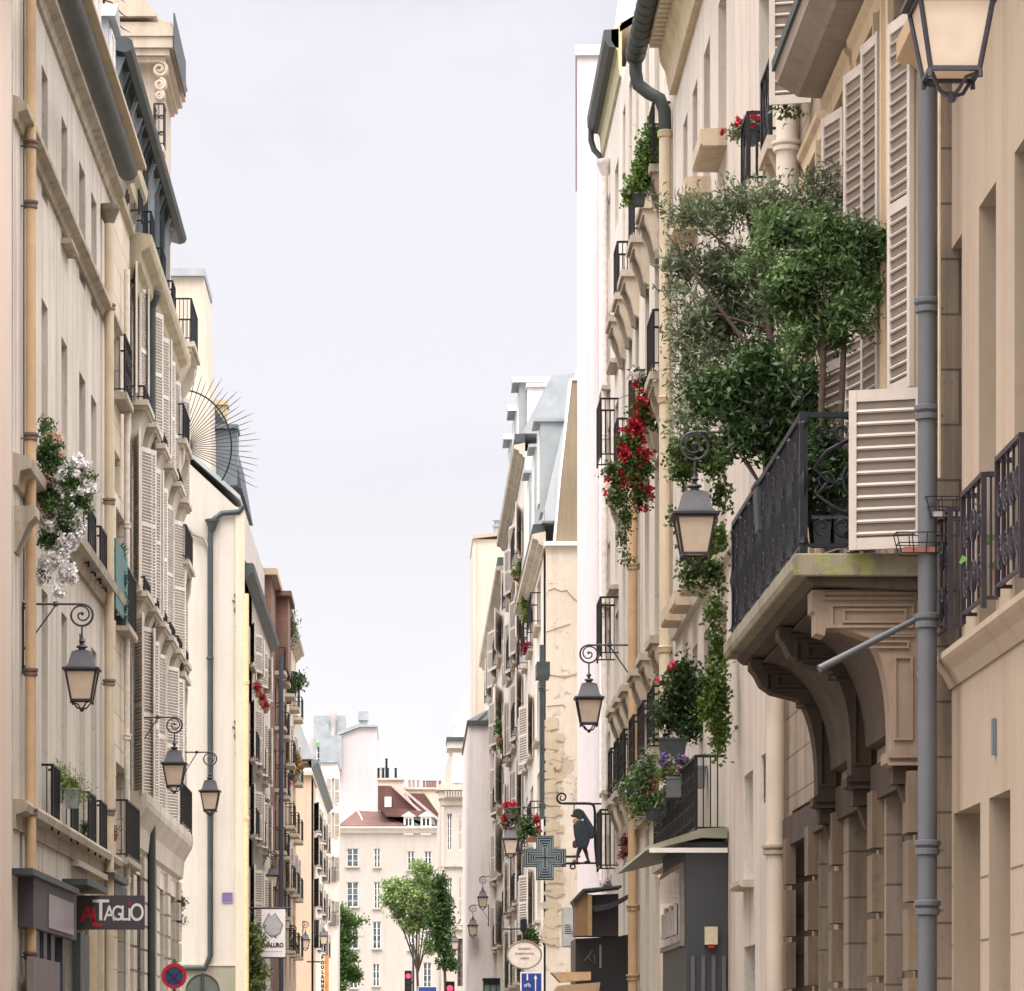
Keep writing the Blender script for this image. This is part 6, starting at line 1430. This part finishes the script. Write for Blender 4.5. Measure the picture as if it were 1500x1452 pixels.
# oval sign
Y0 = 94; c = ray(768, 1399, Y0); k = Y0/F
t = thing('oval_sign', 'cream oval shop sign hung from a short iron arm', 'shop sign', c)
part('board', MB().prism([(26*k*math.cos(a), 21*k*math.sin(a)) for a in [i*PI/20 for i in range(40)]], -.04, .04, 'y'), paint('#dfd3c4'), t)
m = MB(); m.tube([(25*k*math.cos(a), -.045, 20*k*math.sin(a)) for a in [i*PI/20 for i in range(41)]], .02, 6, False); part('rim', m, paint('#8a7f70'), t)
m = MB()
for x0, x1, z in ((-9, 9, 9), (-14, 14, 2), (-6, 7, -5)): m.box(x0*k, x1*k, -.045, -.041, (z-1.4)*k, (z+1.4)*k)
part('faded_lettering', m, paint('#a3938a', .6, var=.5, scale=12), t)
m = MB().tube([(-1*k, 0, 21*k), (-1*k, 0, 44*k)], .02, 6).tube([(-34*k, 0, 38*k), (14*k, 0, 38*k)], .02, 6); m.lathe([(.02, 0), (.09, .1), (.09, .35), (.02, .4)], 10, (-1*k, 0, 32*k)); part('iron_arm', m, BLACK, t)
# cycle lane sign
Y0 = 97; c = ray(778.5, 1445, Y0); k = Y0/F
t = thing('cycle_sign', 'blue road sign with a bicycle, a dashed line and an up arrow', 'road sign', (c.x, c.y, .14)); h = c.z-.14
part('post', MB().tube([(0, .06, 0), (0, .06, h+.2)], .035, 10), GREYP, t)
o = part('panel', MB().box(-16.5*k, 16.5*k, -.01, .01, -26*k, 21*k), WT, t, loc=(0, 0, h)); part('blue_field', MB().box(-14.5*k, 14.5*k, -.014, -.0105, -24*k, 19*k), paint('#1f3f86', .4, dirt=.05), o)
m = MB(); m.box(-7*k, -5*k, -.019, -.0145, 9*k, 18*k); m.box(-7*k, -5*k, -.019, -.0145, -20*k, -8*k); m.prism([(3.5*k, 11*k), (8.5*k, 11*k), (6*k, 17*k)], -.019, -.0145, 'y'); m.box(5.2*k, 6.8*k, -.019, -.0145, -20*k, 11*k)
part('arrows', m, WT, o)
m = MB()
for cx in (-9, -3): m.tube([((cx+1.8*math.cos(a))*k, -.018, (1+1.8*math.sin(a))*k) for a in [i*PI/6 for i in range(13)]], .007, 4, False)
m.tube([(-9*k, -.018, 1*k), (-6.5*k, -.018, 4*k), (-4*k, -.018, 4*k), (-3*k, -.018, 1*k)], .007, 4); m.tube([(-6.5*k, -.018, 1*k), (-4*k, -.018, 4.6*k), (-3.4*k, -.018, 5*k)], .007, 4); part('bicycle_symbol', m, WT, o)
c = ray(626, 1452, 200); k = 200/F
t = thing('blue_sign', 'small blue rectangular road sign at the end of the street', 'road sign', (c.x, c.y, .14)); h = c.z-.14
part('post', MB().tube([(0, .06, 0), (0, .06, h)], .05, 8), GREYP, t); part('panel', MB().box(-14*k, 14*k, -.02, .02, -12*k, 7*k), WT, t, loc=(0, 0, h)); part('blue_field', MB().box(-13*k, 13*k, -.03, -.021, -11*k, 6*k), paint('#2a4590'), t, loc=(0, 0, h))
# traffic lights
def emis(col, s):
    m, nt, b = newmat('lit_lens'); b.inputs['Base Color'].default_value = (*lin(col), 1); b.inputs['Emission Color'].default_value = (*lin(col), 1); b.inputs['Emission Strength'].default_value = s; return m
LENS = emis('#ff3048', 1.6)
for i, (px, py, Y, lab) in enumerate(((598, 1430, 205, 'tall traffic light showing red in front of the cream end house'), (659, 1448, 160, 'traffic light showing red low at the foot of the white blank wall'))):
    c = ray(px, py, Y); t = thing('traffic_light', lab, 'traffic light', (c.x, c.y, .14), group='traffic lights showing red'); h = c.z-.14
    part('post', MB().tube([(.28, .05, 0), (.28, .05, h+1.8 if i == 0 else h-.2)], .06, 8), GREENP, t); m = MB().box(-.2, .2, -.12, .12, -.95, .3); m.box(.2, .28, -.03, .03, -.4, -.3); part('housing', m, BLACK, t, loc=(0, 0, h))
    part('red_lens', MB().lathe([(.13, 0), (.13, .03)], 16).mesh and disc(MB(), .13, -.16, -.121, 20), LENS, t, loc=(0, 0, h))
    for dz in (-.33, -.66): part('dark_lens', disc(MB(), .12, -.14, -.121, 20), paint('#1d2220'), t, loc=(0, 0, h+dz))
# lime tub and green case on the far right shops
Y0 = 150; c = ray(748, 1445, Y0); k = Y0/F
t = thing('lime_tub', 'lime green ribbed tub standing on the far right shop canopy', 'tub', c)
part('tub', MB().lathe([(9*k, -16*k), (11*k, 6*k), (12.5*k, 6.5*k), (12.5*k, 9*k), (10.5*k, 10*k)], 20), paint('#78b428', .5, var=.1, dirt=.1), t, 40)
part('rim', MB().lathe([(11.6*k, 0), (11.9*k, .5*k), (11.9*k, 2*k), (11.6*k, 2.4*k)], 20), paint('#a8d860', .5), t, 40)
t = thing('far_shopfront', 'small dark green shop front with louvred vents below the white shutters', 'shop front', (ray(725, 1452, 163).x, 163, 0)); k = 163/F
part('front', MB().box(-17*k, 13*k, 0, 1, 0, EYE+(HY-1437)*k), paint('#38453f'), t); part('cornice', MB().box(-18*k, 14*k, -.2, 1, EYE+(HY-1436.9)*k, EYE+(HY-1433)*k), BLACK, t)
for i in range(3): part('window', MB().box((-15+9*i)*k, (-8+9*i)*k, -.05, -.001, 1.2, EYE+(HY-1443)*k), paint('#6f7f78'), t)
# protruding shop box under the petunias
b = b4r
x0, x1 = sorted((b.u(1066), b.u(1008))); Yn = 46.3; xn = b.u(1066)
zt_ = b.z(1234, 1066)
t = thing('shop_veranda', 'dark grey protruding shop box with mirrored window and sloping canopy', 'shop front', (4.0, 46.3, 0))
k = 46.3/F; wv = 62*k
part('box', MB().box(-wv, -.01, 0, 4.2, 0, zt_), paint('#3d4144', .5, 0, .08, 1.5, .15, '#4c5152'), t)
wf = part('side_window', MB().box(-wv-.05, -wv-.001, .2, 4.0, EYE+(HY-1385)*k, EYE+(HY-1262)*k), paint('#8c8378'), t)
m = MB().box(-wv-.06, -wv-.051, .35, 3.85, EYE+(HY-1378)*k, EYE+(HY-1270)*k); gl2 = part('glass', m, glassmat('#8e9298', .05), wf)
m = MB()
for i in range(6): m.box(-wv-.09, -wv-.07, .6+.45*i, .95+.45*i, EYE+(HY-1378+12)*k, EYE+(HY-1320-8*(i % 2))*k)
part('hanging_papers', m, paint('#c9c6c2', .6, var=.2, scale=30), wf)
m = MB(); m.prism([(-1.05, zt_-.12), (-1.02, zt_-.06), (-.35, zt_+.16), (-.02, zt_+.18), (-.02, zt_+.04), (-.35, zt_+.05)], -.15, 6.2, 'y'); part('canopy', m, paint('#8e8f78', .6, 0, .2, 3, .5, '#4d5040'), t)
m = MB(); m.box(-1.0, -.02, -.17, -.152, zt_-.14, zt_-.08); part('canopy_edge', m, WT, t)
m = MB(); m.box(-.30, -.14, -.12, -.004, EYE+(HY-1384)*k, EYE+(HY-1358)*k); lb = part('lantern_box', m, paint('#cfc6a4', .4), t); m = MB(); m.box(-.26, -.18, -.11, -.02, EYE+(HY-1389)*k, EYE+(HY-1384.2)*k); part('red_base', m, RD, lb)
m = MB()
for i in range(4): x = -wv+.06+i*.13; m.box(x, x+.05, -.05, -.004, 0, EYE+(HY-1400)*k)
part('grille', m, GREYP, t)
# first floor balcony above it
zz = b.z(1222, 1060); x0, x1 = sorted((b.u(1062), b.u(994)))
sb = b.part('balcony', MB().box(x0, x1, -.4, 0, zz-.14, zz), D5); obj('railing', rail_mesh(q(x1-x0-.1), 1.0, .36, BLACK, 'ornate'), sb, ((x0+x1)/2, 0, zz))
# ------------------------------------------------------------------ ground
g = MB(); g.add([(-900, -60, 0), (900, -60, 0), (900, 2500, 0), (-900, 2500, 0)], [(0, 1, 2, 3)])
structure(part('ground', g, plaster('#8a857c', .1, .2)))
g = MB(); g.add([(-3.6, -50, .004), (2.6, -50, .004), (2.6, 268, .004), (-3.6, 268, .004)], [(0, 1, 2, 3)]); structure(part('road', g, plaster('#77736f', .15, .3, joint=(.3, .2))))
g = MB(); g.box(-5.45, -3.6, -50, 268, .006, .14); g.box(2.6, 3.95, -50, 164, .006, .14); structure(part('pavement', g, plaster('#a09a90', .1, .3, joint=(.9, .6))))
g = MB(); g.box(-9, 9, 268.5, 298, .006, .14) if False else g.add([(-9, 268.5, .01), (9, 268.5, .01), (9, 298, .01), (-9, 298, .01)], [(0, 1, 2, 3)]); structure(part('square', g, plaster('#8c8880', .1, .3)))
# ------------------------------------------------------------------ world, sun, camera
w = bpy.data.worlds.new('World'); scene.world = w; w.use_nodes = True; nt = w.node_tree; L = nt.links.new
bg = nt.nodes['Background']
SUN_EL, SUN_AZ = math.radians(58), math.radians(183)     # azimuth clockwise from +Y: behind the camera
sky = nt.nodes.new('ShaderNodeTexSky'); sky.sky_type = 'NISHITA'; sky.sun_disc = False; sky.sun_elevation = SUN_EL; sky.sun_rotation = SUN_AZ; sky.dust_density = 4
tc = nt.nodes.new('ShaderNodeTexCoord')
mp = nt.nodes.new('ShaderNodeMapping'); mp.inputs['Scale'].default_value = (1, 1, 2.2); L(tc.outputs['Generated'], mp.inputs[0])
cn = nt.nodes.new('ShaderNodeTexNoise'); cn.inputs['Scale'].default_value = 3.4; cn.inputs['Detail'].default_value = 8; cn.inputs['Roughness'].default_value = .5; L(mp.outputs[0], cn.inputs[0])
# overcast: soft cloud layer, brighter low down, faintly lilac higher up
sp = nt.nodes.new('ShaderNodeSeparateXYZ'); L(tc.outputs['Generated'], sp.inputs[0])
el = ramp(nt, sp.outputs[2], .06, .28)
cl = mixc(nt, el, (5.6, 5.5, 5.5), (3.0, 2.9, 3.45))
cm = nt.nodes.new('ShaderNodeMath'); cm.operation = 'MULTIPLY'; cm.inputs[1].default_value = .95; L(ramp(nt, cn.outputs[0], .42, .62), cm.inputs[0])
cl = mixc(nt, cm.outputs[0], cl, (4.75, 4.65, 4.9))
col = mixc(nt, .93, sky.outputs[0], cl)
# overcast vault brighter towards the zenith, boosted out of view to fill the facades
zt_ = ramp(nt, sp.outputs[2], .3, .9)
vm = nt.nodes.new('ShaderNodeMix'); vm.data_type = 'RGBA'; vm.blend_type = 'MULTIPLY'; vm.inputs[0].default_value = 1; vm.clamp_result = False
L(col, vm.inputs[6]); L(mixc(nt, zt_, (1, 1, 1), (8.7, 8.65, 7.95)), vm.inputs[7])
L(vm.outputs[2], bg.inputs[0]); bg.inputs[1].default_value = .085
sl = bpy.data.lights.new('sun', 'SUN'); sl.energy = .5; sl.angle = math.radians(14); sl.color = (1, .95, .88)
so = bpy.data.objects.new('sun', sl); COL.objects.link(so)
dv = Vector((math.sin(SUN_AZ)*math.cos(SUN_EL), math.cos(SUN_AZ)*math.cos(SUN_EL), math.sin(SUN_EL)))
so.rotation_euler = (-dv).to_track_quat('-Z', 'Y').to_euler(); so.location = (0, -20, 60)
cd = bpy.data.cameras.new('camera'); cam = bpy.data.objects.new('camera', cd); COL.objects.link(cam)
cam.location = (0, 0, EYE); cam.rotation_euler = (PI/2, 0, 0); cd.sensor_width = 36; cd.lens = F/1500*36
cd.shift_x = (750-VX)/1500; cd.shift_y = (HY-726)/1500; cd.clip_end = 5000; cd.clip_start = .5
scene.camera = cam
scene.view_settings.view_transform = 'Standard'; scene.view_settings.look = 'None'; scene.view_settings.exposure = 1.24; scene.view_settings.gamma = 1
scene.cycles.max_bounces = 6; scene.cycles.diffuse_bounces = 3
